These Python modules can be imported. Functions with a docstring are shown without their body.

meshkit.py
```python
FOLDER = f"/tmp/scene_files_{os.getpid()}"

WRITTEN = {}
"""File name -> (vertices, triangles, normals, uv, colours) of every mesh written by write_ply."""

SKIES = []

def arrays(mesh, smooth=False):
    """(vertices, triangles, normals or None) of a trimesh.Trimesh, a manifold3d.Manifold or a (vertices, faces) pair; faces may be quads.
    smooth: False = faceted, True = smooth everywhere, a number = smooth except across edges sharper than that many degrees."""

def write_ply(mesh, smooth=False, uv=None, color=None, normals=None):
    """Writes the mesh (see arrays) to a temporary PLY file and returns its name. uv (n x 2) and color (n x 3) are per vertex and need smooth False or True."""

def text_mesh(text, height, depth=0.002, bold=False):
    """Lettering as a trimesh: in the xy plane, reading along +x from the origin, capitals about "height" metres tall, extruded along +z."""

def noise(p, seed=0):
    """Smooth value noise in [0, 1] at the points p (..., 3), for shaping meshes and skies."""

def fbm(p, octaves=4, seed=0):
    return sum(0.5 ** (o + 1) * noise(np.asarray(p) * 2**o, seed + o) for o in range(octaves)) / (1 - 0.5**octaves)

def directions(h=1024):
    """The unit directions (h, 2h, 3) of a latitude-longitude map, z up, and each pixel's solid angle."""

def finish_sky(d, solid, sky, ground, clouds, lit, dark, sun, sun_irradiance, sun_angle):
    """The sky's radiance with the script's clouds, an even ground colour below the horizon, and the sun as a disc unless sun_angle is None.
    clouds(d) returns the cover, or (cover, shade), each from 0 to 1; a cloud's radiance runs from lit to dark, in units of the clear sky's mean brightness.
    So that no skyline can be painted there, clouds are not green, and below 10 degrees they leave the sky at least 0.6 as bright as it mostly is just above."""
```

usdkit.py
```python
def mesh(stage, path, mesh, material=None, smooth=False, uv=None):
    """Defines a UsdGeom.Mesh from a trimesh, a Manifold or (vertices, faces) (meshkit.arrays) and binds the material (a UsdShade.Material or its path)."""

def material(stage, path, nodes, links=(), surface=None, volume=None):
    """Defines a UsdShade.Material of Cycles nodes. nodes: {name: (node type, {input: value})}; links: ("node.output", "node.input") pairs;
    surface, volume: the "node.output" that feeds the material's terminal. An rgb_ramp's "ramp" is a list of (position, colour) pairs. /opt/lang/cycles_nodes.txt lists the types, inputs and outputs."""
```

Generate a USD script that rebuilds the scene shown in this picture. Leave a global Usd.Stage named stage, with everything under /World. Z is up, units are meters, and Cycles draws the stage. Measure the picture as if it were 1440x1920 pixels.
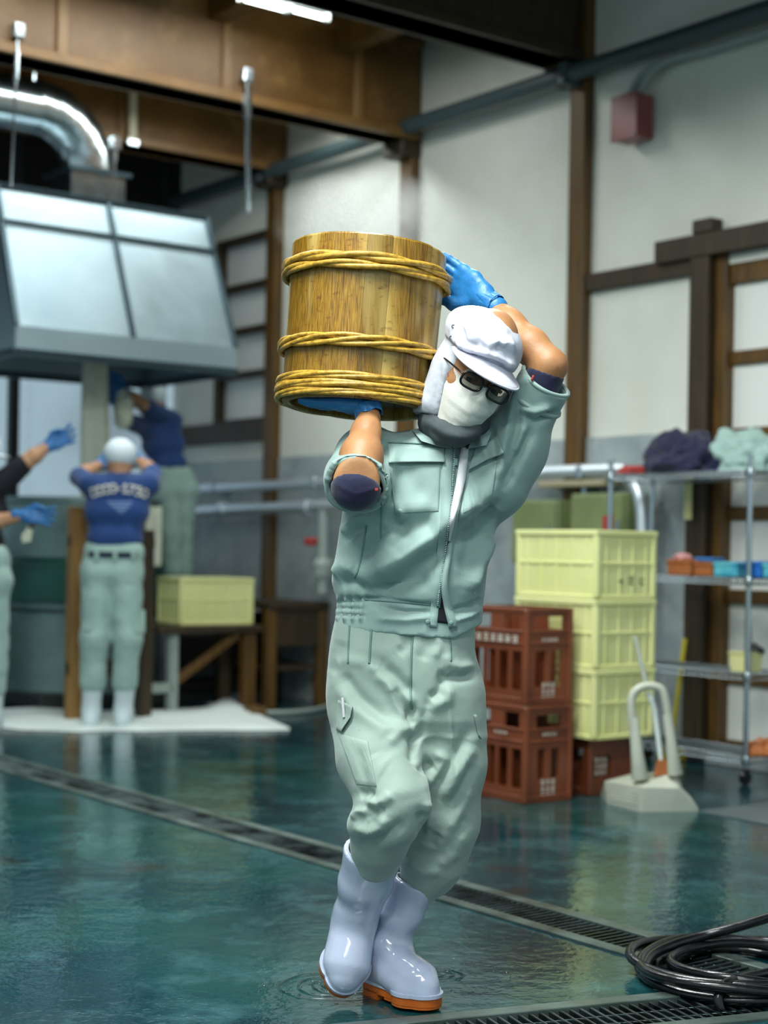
import math, random, numpy as np, trimesh, manifold3d, usdkit, meshkit
from pxr import Usd, UsdGeom, UsdLux, UsdShade, Gf, Sdf, Vt
from shapely.geometry import Polygon, LineString, box as sbox
from shapely.ops import unary_union
from scipy.spatial import cKDTree
random.seed(7); np.random.seed(7)
stage = Usd.Stage.CreateInMemory()
UsdGeom.SetStageUpAxis(stage, UsdGeom.Tokens.z); UsdGeom.SetStageMetersPerUnit(stage, 1.0)
UsdGeom.Xform.Define(stage, '/World'); UsdGeom.Scope.Define(stage, '/World/Looks')

# ------------------------------------------------------------------ camera
F, CH, SH, ROLL = 3000.0, 1.05, 68.0, math.radians(1.0)      # focal length in pixels of the 1440-wide frame, eye height, lens rise, roll
cR, sR = math.cos(ROLL), math.sin(ROLL)
FL = 50.0
cam = UsdGeom.Camera.Define(stage, '/World/camera')
AP = FL * 1440 / F
cam.CreateHorizontalApertureAttr(AP); cam.CreateVerticalApertureAttr(AP * 4 / 3)
cam.CreateFocalLengthAttr(FL)
cam.CreateVerticalApertureOffsetAttr(SH / F * FL)
cam.CreateFStopAttr(2.1); cam.CreateFocusDistanceAttr(3.58)
cam.CreateClippingRangeAttr(Gf.Vec2f(0.05, 200))
# looks along +y; rolled one degree
xf = Gf.Matrix4d(cR, 0, sR, 0, -sR, 0, cR, 0, 0, -1, 0, 0, 0, 0, CH, 1)
cam.AddTransformOp().Set(xf)
cam.CreateExposureAttr(0.12)

# ------------------------------------------------------------------ frames of reference
def pq(u, v):
    du, dv = u - 720, v - 960 - SH
    return du * cR + dv * sR, -du * sR + dv * cR
def at(u, v, y):
    p, q = pq(u, v); return np.array([p / F * y, y, CH - q / F * y])
def floor_at(u, v, z=0):
    p, q = pq(u, v); y = (CH - z) * F / q; return np.array([p / F * y, y, z])
def to_px(P):
    P = np.asarray(P, float); p = P[..., 0] / P[..., 1] * F; q = (CH - P[..., 2]) / P[..., 1] * F
    return 720 + p * cR - q * sR, 960 + SH + p * sR + q * cR
DW = np.array([-2270, 3000, 0.0]); DW /= np.linalg.norm(DW); NW = np.array([-DW[1], DW[0], 0])   # along the side wall, out of it
W0 = floor_at(1330, 1430)
ANG = math.degrees(math.atan2(DW[1], DW[0]))
def W(t, n, z=0): return W0 + t * DW + n * NW + np.array([0, 0, z])
def to_tn(P): r = np.asarray(P, float) - W0; return np.stack([r @ DW, r @ NW, r[..., 2]], -1)
def on_t(u, v, t):
    p, q = pq(u, v); d = np.array([p / F, 1, -q / F]); o = np.array([0, 0, CH])
    P = o + ((W(t, 0) - o) @ DW) / (d @ DW) * d; return float((P - W0) @ NW), float(P[2])
def on_n(u, v, n):
    p, q = pq(u, v); d = np.array([p / F, 1, -q / F]); o = np.array([0, 0, CH])
    P = o + ((W(0, n) - o) @ NW) / (d @ NW) * d; return float((P - W0) @ DW), float(P[2])

# ------------------------------------------------------------------ lights
def lin(h):
    h = h.lstrip('#'); c = np.array([int(h[i:i + 2], 16) for i in (0, 2, 4)]) / 255
    return tuple(np.where(c < 0.04045, c / 12.92, ((c + 0.055) / 1.055) ** 2.4))
dome = UsdLux.DomeLight.Define(stage, '/World/sky')          # overcast daylight through the open side and front of the hall
dome.CreateIntensityAttr(0.19); dome.CreateColorAttr(Gf.Vec3f(0.72, 0.94, 1.0))
def rect(name, t, n, z, w, l, power, col=(1, 0.97, 0.9)):
    r = UsdLux.RectLight.Define(stage, '/World/' + name)
    r.CreateWidthAttr(w); r.CreateHeightAttr(l); r.CreateIntensityAttr(power); r.CreateColorAttr(Gf.Vec3f(*col))
    p = W(t, n, z); r.AddTranslateOp().Set(Gf.Vec3d(*map(float, p))); r.AddRotateZOp().Set(ANG)
    return r
LAMP = (0.94, 1.0, 0.97)
# rows of ceiling lamps: two over the vat, one row over the walkway, one over the near floor
LAMPS = [('ceiling_lamp_glow', 1.75, 2.2, 4.02, 0.25, 2.4, 28), ('ceiling_lamp_glow_001', 3.05, 1.6, 3.9, 0.25, 2.4, 20),
         ('ceiling_lamp_glow_002', -3.1, 5.2, 3.5, 0.5, 2.4, 46), ('ceiling_lamp_glow_003', -0.9, 3.0, 3.4, 0.3, 2.4, 52), ('ceiling_lamp_glow_004', -5.0, 6.4, 3.5, 0.5, 2.4, 22)]
for a in LAMPS: rect(*a, LAMP)

# ------------------------------------------------------------------ materials
def mat(name, base, rough=0.6, var=None, bump=None, stretch=(1, 1, 1), rvar=None, spots=None, island=0, rnd=0, **kw):
    """base colour; var=(scale, colour, lo, hi, detail); spots = the same again on top; bump=(scale, distance); rvar=(scale, r0, r1)"""
    b = lin(base) if isinstance(base, str) else base
    n = {'p': ('principled_bsdf', {'base_color': b, 'roughness': rough, **kw}), 'tc': ('texture_coordinate', {}), 'mp': ('mapping', {'scale': stretch})}
    L = [('tc.object', 'mp.vector')]; col = None
    for i, sp in enumerate([x for x in (var, spots) if x]):
        sc, c2, lo, hi = sp[:4]; det = sp[4] if len(sp) > 4 else 4
        n[f'n{i}'] = ('noise_texture', {'scale': sc, 'detail': det, 'roughness': 0.6}); L.append(('mp.vector', f'n{i}.vector'))
        n[f'r{i}'] = ('map_range', {'from_min': lo, 'from_max': hi, 'clamp': True}); L.append((f'n{i}.fac', f'r{i}.value'))
        n[f'm{i}'] = ('mix', {'mix_type': 'mix', 'color1': b, 'color2': lin(c2) if isinstance(c2, str) else c2}); L.append((f'r{i}.result', f'm{i}.fac'))
        if col: L.append((col, f'm{i}.color1'))
        col = f'm{i}.color'
    if rnd:
        n['oi'] = ('object_info', {}); n['rr'] = ('map_range', {'from_min': 0, 'from_max': 1, 'to_min': 1 - rnd, 'to_max': 1 + rnd})
        n['hs'] = ('hsv', {'color': b}); L += [('oi.random', 'rr.value'), ('rr.result', 'hs.value')]
        if col: L.append((col, 'hs.color'))
        col = 'hs.color'
    if col: L.append((col, 'p.base_color'))
    if rvar:
        n['nr'] = ('noise_texture', {'scale': rvar[0], 'detail': 3}); n['rm'] = ('map_range', {'from_min': 0.35, 'from_max': 0.65, 'to_min': rvar[1], 'to_max': rvar[2], 'clamp': True})
        L += [('mp.vector', 'nr.vector'), ('nr.fac', 'rm.value'), ('rm.result', 'p.roughness')]
    if bump:
        n['nb'] = ('noise_texture', {'scale': bump[0], 'detail': 5}); n['bu'] = ('bump', {'distance': bump[1], 'strength': 1.0})
        L += [('mp.vector', 'nb.vector'), ('nb.fac', 'bu.height'), ('bu.normal', 'p.normal')]
    return usdkit.material(stage, '/World/Looks/' + name, n, L, surface='p.BSDF')

M = {}
M['plaster'] = mat('plaster', '#dfe0d6', 0.75, var=(1.3, '#cfd0c4', 0.4, 0.75), spots=(0.6, '#d6d2bf', 0.55, 0.8), bump=(60, 0.001))
M['concrete'] = mat('concrete', '#a4adae', 0.6, var=(2.2, '#7e888e', 0.42, 0.72, 8), spots=(7, '#b3babb', 0.55, 0.75), bump=(40, 0.002))
M['wood_brown'] = mat('wood_brown', '#674715', 0.5, var=(6, '#3f2c0e', 0.35, 0.7), stretch=(6, 6, 0.6), bump=(20, 0.001))
M['wood_dark'] = mat('wood_dark', '#3c2d17', 0.55, var=(5, '#241a0c', 0.35, 0.7), stretch=(6, 6, 0.6))
M['ply'] = mat('beam_plywood', '#7a5526', 0.45, var=(1.6, '#5a3d18', 0.35, 0.65), spots=(5, '#8a6a3a', 0.55, 0.8), stretch=(0.7, 1, 1), bump=(25, 0.001))
M['beam_edge'] = mat('beam_edge', '#846033', 0.42, var=(3, '#684821', 0.4, 0.7))
M['ceil'] = mat('ceiling_board', '#4b3a22', 0.7, var=(3, '#33260f', 0.35, 0.7))
M['black_board'] = mat('black_board', '#17130d', 0.8, var=(3, '#0d0a07', 0.4, 0.7))
M['steel'] = mat('stainless', '#a7b9c1', 0.5, var=(1.5, '#98acb6', 0.4, 0.7), rvar=(2.5, 0.42, 0.56), metallic=0.85)
M['duct'] = mat('galvanised', '#cfd8db', 0.22, var=(8, '#b5c2c8', 0.4, 0.6), metallic=1.0)
M['seam'] = mat('seam_steel', '#4c5c64', 0.4, metallic=1.0)
M['pipe_dark'] = mat('pipe_dark', '#3a4a4c', 0.45)
M['pipe_pale'] = mat('pipe_pale', '#8f9a94', 0.45)
M['chrome'] = mat('chrome', '#b6c0c6', 0.22, metallic=1.0)
M['pipe_steel'] = mat('pipe_steel', '#d5dde4', 0.38, metallic=0.7)
M['redbox'] = mat('red_box', '#8e4a48', 0.35, var=(4, '#7c3c3a', 0.4, 0.7))
M['cab'] = mat('cabinet_green', '#7d8a5c', 0.5, var=(3, '#6d7a4e', 0.4, 0.7))
M['yellow'] = mat('yellow_plastic', '#dcdc9a', 0.4, var=(4, '#d2d48c', 0.4, 0.7), bump=(30, 0.0006), rnd=0.04)
M['brown_pl'] = mat('brown_plastic', '#733a20', 0.35, var=(4, '#5c2b17', 0.4, 0.7), rnd=0.12)
M['print'] = mat('white_print', '#d8d4c8', 0.5)
M['ink'] = mat('black_print', '#2b2f24', 0.5)
M['pan'] = mat('dustpan_plastic', '#bcbfb0', 0.4, var=(6, '#aeb1a2', 0.4, 0.7))
M['rubber'] = mat('hose_rubber', '#0b0c0f', 0.22, var=(20, '#15161a', 0.4, 0.7), bump=(60, 0.0006))
M['grate'] = mat('grate_steel', '#5e6a6c', 0.3, metallic=1.0, rvar=(8, 0.2, 0.5))
M['rail'] = mat('drain_rail', '#65746f', 0.35, metallic=0.6, rvar=(6, 0.25, 0.55), var=(5, '#46524d', 0.4, 0.7))
M['pit'] = mat('drain_pit', '#0d1514', 0.4)
M['sheet'] = mat('white_sheet', '#e2ebe8', 0.6, bump=(14, 0.004))
M['teal_tank'] = mat('green_tank', '#0f4f45', 0.4, var=(3, '#0b3f38', 0.4, 0.7))
M['zinc'] = mat('zinc_drum', '#7d9390', 0.4, var=(3, '#647b78', 0.4, 0.7), metallic=0.7)
M['navy'] = mat('navy_cotton', '#12163a', 0.85, bump=(300, 0.0004), sheen_weight=0.2)
M['blue_shirt'] = mat('blue_shirt', '#193f7a', 0.85, var=(6, '#14356a', 0.4, 0.7), sheen_weight=0.2)
M['dark_shirt'] = mat('dark_shirt', '#14161f', 0.9)
M['cloth_pale'] = mat('workwear_pale', '#9cb8b0', 0.8, var=(8, '#8eaba3', 0.4, 0.7), sheen_weight=0.2)
M['skin_far'] = mat('skin_far', '#b98a68', 0.55)
M['glove_far'] = mat('glove_far', '#2a6ba8', 0.5)
M['hat_far'] = mat('hat_far', '#d7e3ea', 0.7)
M['boot_far'] = mat('boot_far', '#c8d6da', 0.45)
M['cotton_cloth'] = mat('hung_cotton', '#cdd0bf', 0.8, var=(4, '#b9bdaa', 0.4, 0.7), bump=(30, 0.002))
M['orange_box'] = mat('orange_box', '#a8622e', 0.6, var=(6, '#8c4c22', 0.4, 0.7))
M['blue_box'] = mat('blue_box', '#2f8fb0', 0.45, var=(10, '#5db4bf', 0.45, 0.65))
M['blue_deep'] = mat('blue_box_deep', '#1f66b8', 0.4)
M['pink'] = mat('pink_cloth', '#c98f8f', 0.7)
M['red'] = mat('red_cloth', '#a3322c', 0.7)
M['yellow_paint'] = mat('yellow_paint', '#c9b83a', 0.45)
M['pale_yellow'] = mat('pale_yellow', '#d9d79a', 0.5)
M['dark_iron'] = mat('dark_iron', '#2c3433', 0.5, metallic=0.4)
M['tube'] = usdkit.material(stage, '/World/Looks/lit_tube', {'e': ('emission', {'color': (0.93, 1.0, 0.98), 'strength': 9.0})}, surface='e.emission')
# hero
M['jacket'] = mat('jacket_twill', '#8fa7a1', 0.64, var=(5, '#849e97', 0.4, 0.7), bump=(420, 0.0003), sheen_weight=0.25)
M['jacket_dark'] = mat('jacket_seam', '#6d8d87', 0.75)
M['trousers'] = mat('trouser_twill', '#9aaca2', 0.66, var=(5, '#8ea298', 0.4, 0.7), spots=(34, '#77908a', 0.72, 0.8), bump=(420, 0.0003), sheen_weight=0.25)
M['skin'] = mat('skin', '#ad7c52', 0.5, var=(18, '#a06f4a', 0.4, 0.7), bump=(160, 0.0004), subsurface_weight=0.15, subsurface_scale=0.01)
M['glove'] = mat('nitrile_glove', '#2a76b4', 0.42, var=(25, '#2168a4', 0.4, 0.7), bump=(90, 0.0012))
M['boot'] = mat('white_rubber', '#bac2d9', 0.16, var=(6, '#aeb7cf', 0.4, 0.7), coat_weight=0.4)
M['sole'] = mat('orange_sole', '#c8641c', 0.4, var=(8, '#b05414', 0.4, 0.7))
M['cap'] = mat('white_cap_cotton', '#cfcfdb', 0.8, var=(8, '#c4c4d2', 0.4, 0.7), bump=(380, 0.0003))
M['veil'] = mat('white_veil', '#b9bcc6', 0.8, bump=(300, 0.0003))
M['mask'] = mat('paper_mask', '#dad9d0', 0.8, bump=(250, 0.0003))
M['scarf'] = mat('grey_scarf', '#3c4447', 0.85, bump=(300, 0.0004))
M['frame'] = mat('spectacle_frame', '#0f0e0e', 0.25)
M['eye'] = mat('eye_white', '#d8d2c8', 0.3)
M['iris'] = mat('dark_iris', '#1b100a', 0.2)
M['hair'] = mat('dark_hair', '#120e0c', 0.5)
M['white_cloth'] = mat('white_lining', '#d5d5d8', 0.8)
M['strap'] = mat('brown_strap', '#7a4030', 0.6)
M['lens'] = usdkit.material(stage, '/World/Looks/lens', {'t': ('transparent_bsdf', {'color': (.72, .70, .66)}), 'g': ('glossy_bsdf', {'roughness': 0.03, 'color': (1, 1, 1)}), 'f': ('fresnel', {'IOR': 1.5}), 'm': ('mix_closure', {})},
    [('f.fac', 'm.fac'), ('t.BSDF', 'm.closure1'), ('g.BSDF', 'm.closure2')], surface='m.closure')
def wood_stave():
    n = {'p': ('principled_bsdf', {'roughness': 0.34, 'specular_ior_level': 0.5}), 'tc': ('texture_coordinate', {}), 'oi': ('object_info', {}),
         'm1': ('mapping', {'scale': (1, 1, 0.05)}), 'n1': ('noise_texture', {'scale': 330, 'detail': 3}), 'r1': ('rgb_ramp', {'ramp': [(0.28, lin('#54390a')), (0.5, lin('#7d5a10')), (0.75, lin('#9c7825'))]}),
         'm2': ('mapping', {'scale': (1, 1, 0.12)}), 'n2': ('noise_texture', {'scale': 16, 'detail': 4}), 'r2': ('map_range', {'from_min': 0.52, 'from_max': 0.68, 'clamp': True}), 'c2': ('mix', {'color2': lin('#ad9250')}),
         'm3': ('mapping', {'scale': (1, 1, 2.2)}), 'n3': ('noise_texture', {'scale': 42, 'detail': 5}), 'r3': ('map_range', {'from_min': 0.6, 'from_max': 0.74, 'to_max': 0.7, 'clamp': True}), 'c3': ('mix', {'color2': lin('#5a3208')}),
         'hv': ('map_range', {'from_min': 0, 'from_max': 1, 'to_min': 0.78, 'to_max': 1.22}), 'hs': ('hsv', {}),
         'rr': ('map_range', {'from_min': 0.4, 'from_max': 0.7, 'to_min': 0.42, 'to_max': 0.22, 'clamp': True}), 'bu': ('bump', {'distance': 0.0008, 'strength': 0.8})}
    L = [('tc.object', 'm1.vector'), ('m1.vector', 'n1.vector'), ('n1.fac', 'r1.fac'), ('tc.object', 'm2.vector'), ('m2.vector', 'n2.vector'), ('n2.fac', 'r2.value'), ('r2.result', 'c2.fac'), ('r1.color', 'c2.color1'),
         ('tc.object', 'm3.vector'), ('m3.vector', 'n3.vector'), ('n3.fac', 'r3.value'), ('r3.result', 'c3.fac'), ('c2.color', 'c3.color1'), ('c3.color', 'hs.color'), ('oi.random', 'hv.value'), ('hv.result', 'hs.value'), ('hs.color', 'p.base_color'),
         ('n2.fac', 'rr.value'), ('rr.result', 'p.roughness'), ('n1.fac', 'bu.height'), ('bu.normal', 'p.normal')]
    return usdkit.material(stage, '/World/Looks/stave_wood', n, L, surface='p.BSDF')
M['stave'] = wood_stave()
M['bamboo'] = mat('hoop_bamboo', '#c2993a', 0.36, var=(60, '#8f6a1c', 0.42, 0.66), stretch=(1, 1, 1.5), bump=(220, 0.0008), rnd=0.1)
M['bucket_in'] = mat('bucket_board', '#5a3d1a', 0.6, var=(20, '#3c2810', 0.4, 0.7), stretch=(4, 0.4, 1))
def wet_floor():
    n = {'p': ('principled_bsdf', {'ior': 1.5}), 'g': ('geometry', {}),
         'n1': ('noise_texture', {'scale': 0.9, 'detail': 5, 'roughness': 0.6}), 'r1': ('rgb_ramp', {'ramp': [(0.3, lin('#06242a')), (0.45, lin('#0b343b')), (0.58, lin('#184544')), (0.72, lin('#0b2b22'))]}),
         'n2': ('noise_texture', {'scale': 3.4, 'detail': 8, 'roughness': 0.7}), 'r2': ('map_range', {'from_min': 0.5, 'from_max': 0.68, 'clamp': True}), 'c2': ('mix', {'color2': lin('#345c60')}),
         'n5': ('noise_texture', {'scale': 1.7, 'detail': 4}), 'r5': ('map_range', {'from_min': 0.62, 'from_max': 0.72, 'to_max': 0.8, 'clamp': True}), 'c5': ('mix', {'color2': lin('#2a241a')}), 'mp5': ('mapping', {'location': (5.3, 2.2, 0)}),
         'n3': ('noise_texture', {'scale': 1.6, 'detail': 4}), 'r3': ('map_range', {'from_min': 0.38, 'from_max': 0.66, 'to_min': 0.05, 'to_max': 0.2, 'clamp': True}),
         'n4': ('noise_texture', {'scale': 16, 'detail': 3, 'roughness': 0.55}), 'n6': ('noise_texture', {'scale': 85, 'detail': 2}), 'ad': ('math', {'math_type': 'multiply_add', 'value2': 0.12}),
         'bu': ('bump', {'distance': 0.006, 'strength': 0.5})}
    L = [('g.position', x + '.vector') for x in ('n1', 'n2', 'n3', 'n4', 'n6', 'mp5')] + [('mp5.vector', 'n5.vector'), ('n1.fac', 'r1.fac'), ('n2.fac', 'r2.value'), ('r2.result', 'c2.fac'), ('r1.color', 'c2.color1'),
         ('n5.fac', 'r5.value'), ('r5.result', 'c5.fac'), ('c2.color', 'c5.color1'), ('c5.color', 'p.base_color'), ('n3.fac', 'r3.value'), ('r3.result', 'p.roughness'),
         ('n6.fac', 'ad.value1'), ('n4.fac', 'ad.value3'), ('ad.value', 'bu.height'), ('bu.normal', 'p.normal')]
    return usdkit.material(stage, '/World/Looks/wet_floor', n, L, surface='p.BSDF')
M['floor'] = wet_floor()

# ------------------------------------------------------------------ building kit
counts = {}
def numbered(parent, name):
    k = (parent, name); i = counts.get(k, 0); counts[k] = i + 1
    return name if i == 0 else f'{name}_{i:03d}'
def keys(o, label=None, cat=None, group=None, kind=None):
    for k, v in (('label', label), ('category', cat), ('group', group), ('kind', kind)):
        if v: o.SetCustomDataByKey(k, v)
    return o
ORIG = {}
def thing(name, label, cat, loc=(0, 0, 0), rot=0.0, group=None, kind=None):
    path = '/World/' + numbered('/World', name)
    x = UsdGeom.Xform.Define(stage, path); x.AddTranslateOp().Set(Gf.Vec3d(*map(float, loc)))
    if rot: x.AddRotateZOp().Set(float(rot))
    ORIG[path] = (np.array(loc, float), rot)
    return keys(x.GetPrim(), label, cat, group, kind)
def obj(name, mesh, m, parent=None, label=None, smooth=30, cat=None, group=None, kind=None, world=False):
    """one Mesh prim under parent (or /World). world: the mesh is given in the coordinates of the place, not of its thing"""
    pp = str(parent.GetPath()) if parent else '/World'
    path = pp + '/' + numbered(pp, name)
    if isinstance(mesh, MB): mesh = mesh.get()
    if world and parent:
        top = '/'.join(pp.split('/')[:3]); o, r = ORIG.get(top, (np.zeros(3), 0))
        mesh = mesh.copy(); mesh.vertices = (mesh.vertices - o)
        if r: a = -math.radians(r); mesh.vertices = mesh.vertices @ np.array([[math.cos(a), -math.sin(a), 0], [math.sin(a), math.cos(a), 0], [0, 0, 1]]).T
    pr = usdkit.mesh(stage, path, mesh, M[m] if isinstance(m, str) else m, smooth=smooth).GetPrim()
    return keys(pr, label, cat, group, kind)
def dup(src, loc, rot, label, group=None):
    was = src.GetCustomData(); nm = src.GetName()
    base = nm[:-4] if nm[-4:-3] == '_' and nm[-3:].isdigit() else nm
    r = thing(base, label, was.get('category'), loc, rot, group or was.get('group'))
    r.GetReferences().AddInternalReference(src.GetPath()); r.SetInstanceable(True)
    return r
def TM(v, f): return trimesh.Trimesh(np.asarray(v, float), np.asarray(f), process=False)
def bx(c, s, b=0.003):
    """box with chamfered edges: centre, size"""
    s = np.asarray(s, float) / 2; c = np.asarray(c, float); b = min(b, s.min() * 0.45)
    if b <= 0: m = trimesh.creation.box(2 * s); m.apply_translation(c); return m
    p = []
    for sx in (-1, 1):
        for sy in (-1, 1):
            for sz in (-1, 1):
                k = np.array([sx, sy, sz])
                for a in range(3): q = s.copy(); q -= b; q[a] += b; p.append(k * q)
    m = trimesh.convex.convex_hull(np.array(p)); m.apply_translation(c); return m
def bspan(a, b, bev=0.003): a = np.asarray(a, float); b = np.asarray(b, float); return bx((a + b) / 2, np.abs(b - a), bev)
def tube(pts, r, sides=8, closed=False, cap=True):
    pts = np.asarray(pts, float); n = len(pts); rr = np.full(n, r) if np.ndim(r) == 0 else np.asarray(r, float)
    t = np.gradient(pts, axis=0) if not closed else np.roll(pts, -1, 0) - np.roll(pts, 1, 0)
    t /= np.maximum(np.linalg.norm(t, axis=1, keepdims=True), 1e-9)
    a = np.array([0, 0, 1.0]) if abs(t[0, 2]) < 0.9 else np.array([1.0, 0, 0])
    fr = []; u = np.cross(t[0], a); u /= np.linalg.norm(u)
    for i in range(n):
        u = u - t[i] * (u @ t[i]); u /= max(np.linalg.norm(u), 1e-9); fr.append((u, np.cross(t[i], u)))
    th = np.linspace(0, 2 * np.pi, sides, endpoint=False)
    V = np.array([pts[i] + rr[i] * (np.cos(th)[:, None] * fr[i][0] + np.sin(th)[:, None] * fr[i][1]) for i in range(n)]).reshape(-1, 3)
    Fc = []
    for i in range(n if closed else n - 1):
        j = (i + 1) % n
        for k in range(sides):
            l = (k + 1) % sides; Fc += [[i * sides + k, i * sides + l, j * sides + l], [i * sides + k, j * sides + l, j * sides + k]]
    if not closed and cap:
        V = np.vstack([V, pts[0], pts[-1]]); a, b = len(V) - 2, len(V) - 1
        for k in range(sides): l = (k + 1) % sides; Fc += [[a, l, k], [b, (n - 1) * sides + k, (n - 1) * sides + l]]
    return TM(V, Fc)
def smooth_path(p, n=8, closed=False):
    p = np.asarray(p, float); N = len(p); out = []
    for i in range(N if closed else N - 1):
        a, b, c, d = (p[(i - 1) % N] if closed or i > 0 else p[0]), p[i], p[(i + 1) % N], (p[(i + 2) % N] if closed or i + 2 < N else p[-1])
        for k in range(n):
            t = k / n; out.append(0.5 * (2 * b + (c - a) * t + (2 * a - 5 * b + 4 * c - d) * t * t + (3 * b - a - 3 * c + d) * t ** 3))
    if not closed: out.append(p[-1])
    return np.array(out)
def bar(a, b, w, h=None, bev=0.002):
    """straight square bar from a to b"""
    a = np.asarray(a, float); b = np.asarray(b, float); d = b - a; L = np.linalg.norm(d); d /= L
    up = np.array([0, 0, 1.0]) if abs(d[2]) < 0.95 else np.array([1.0, 0, 0])
    s = np.cross(d, up); s /= np.linalg.norm(s); up = np.cross(s, d)
    m = bx((0, 0, 0), (L, w, h or w), bev); m.vertices = (a + b) / 2 + m.vertices @ np.array([d, s, up]); return m
def extrude(poly, h): return trimesh.creation.extrude_polygon(poly, h, engine='earcut')
def orient(m, o, ex, ey, ez): m = m.copy(); m.vertices = np.asarray(o) + m.vertices @ np.array([ex, ey, ez], float); return m
def cyl(a, b, r, sides=16): return tube([a, b], r, sides)
def lathe(profile, sides=32):
    p = np.asarray(profile, float); th = np.linspace(0, 2 * np.pi, sides, endpoint=False); n = len(p)
    V = np.array([[r * math.cos(t), r * math.sin(t), z] for r, z in p for t in th]); Fc = []
    for i in range(n - 1):
        for k in range(sides): l = (k + 1) % sides; Fc += [[i * sides + k, i * sides + l, (i + 1) * sides + l], [i * sides + k, (i + 1) * sides + l, (i + 1) * sides + k]]
    return TM(V, Fc)
class MB:
    def __init__(s): s.m = []
    def add(s, *m): s.m += m; return s
    def get(s): return trimesh.util.concatenate([TM(x.vertices, x.faces) for x in s.m])
def grid_mesh(P):
    """a surface through the points P (rows x columns x 3)"""
    a, b = P.shape[:2]; i = np.arange(a * b).reshape(a, b)
    q = np.stack([i[:-1, :-1], i[:-1, 1:], i[1:, 1:], i[1:, :-1]], -1).reshape(-1, 4)
    return P.reshape(-1, 3), np.vstack([q[:, [0, 1, 2]], q[:, [0, 2, 3]]])
def slab(Pf, Pb):
    """a closed sheet between the front points Pf and the back points Pb"""
    a, b = Pf.shape[:2]; v1, f1 = grid_mesh(Pf); v2, f2 = grid_mesh(Pb); N = len(v1); Fc = [f1, f2[:, ::-1] + N]
    i = np.arange(a * b).reshape(a, b); ring = np.concatenate([i[0, :], i[1:, -1], i[-1, -2::-1], i[-2:0:-1, 0]]); r2 = np.roll(ring, -1)
    Fc += [np.stack([ring, ring + N, r2 + N], 1), np.stack([ring, r2 + N, r2], 1)]
    m = TM(np.vstack([v1, v2]), np.vstack(Fc))
    if m.volume < 0: m.invert()
    return m

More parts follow.
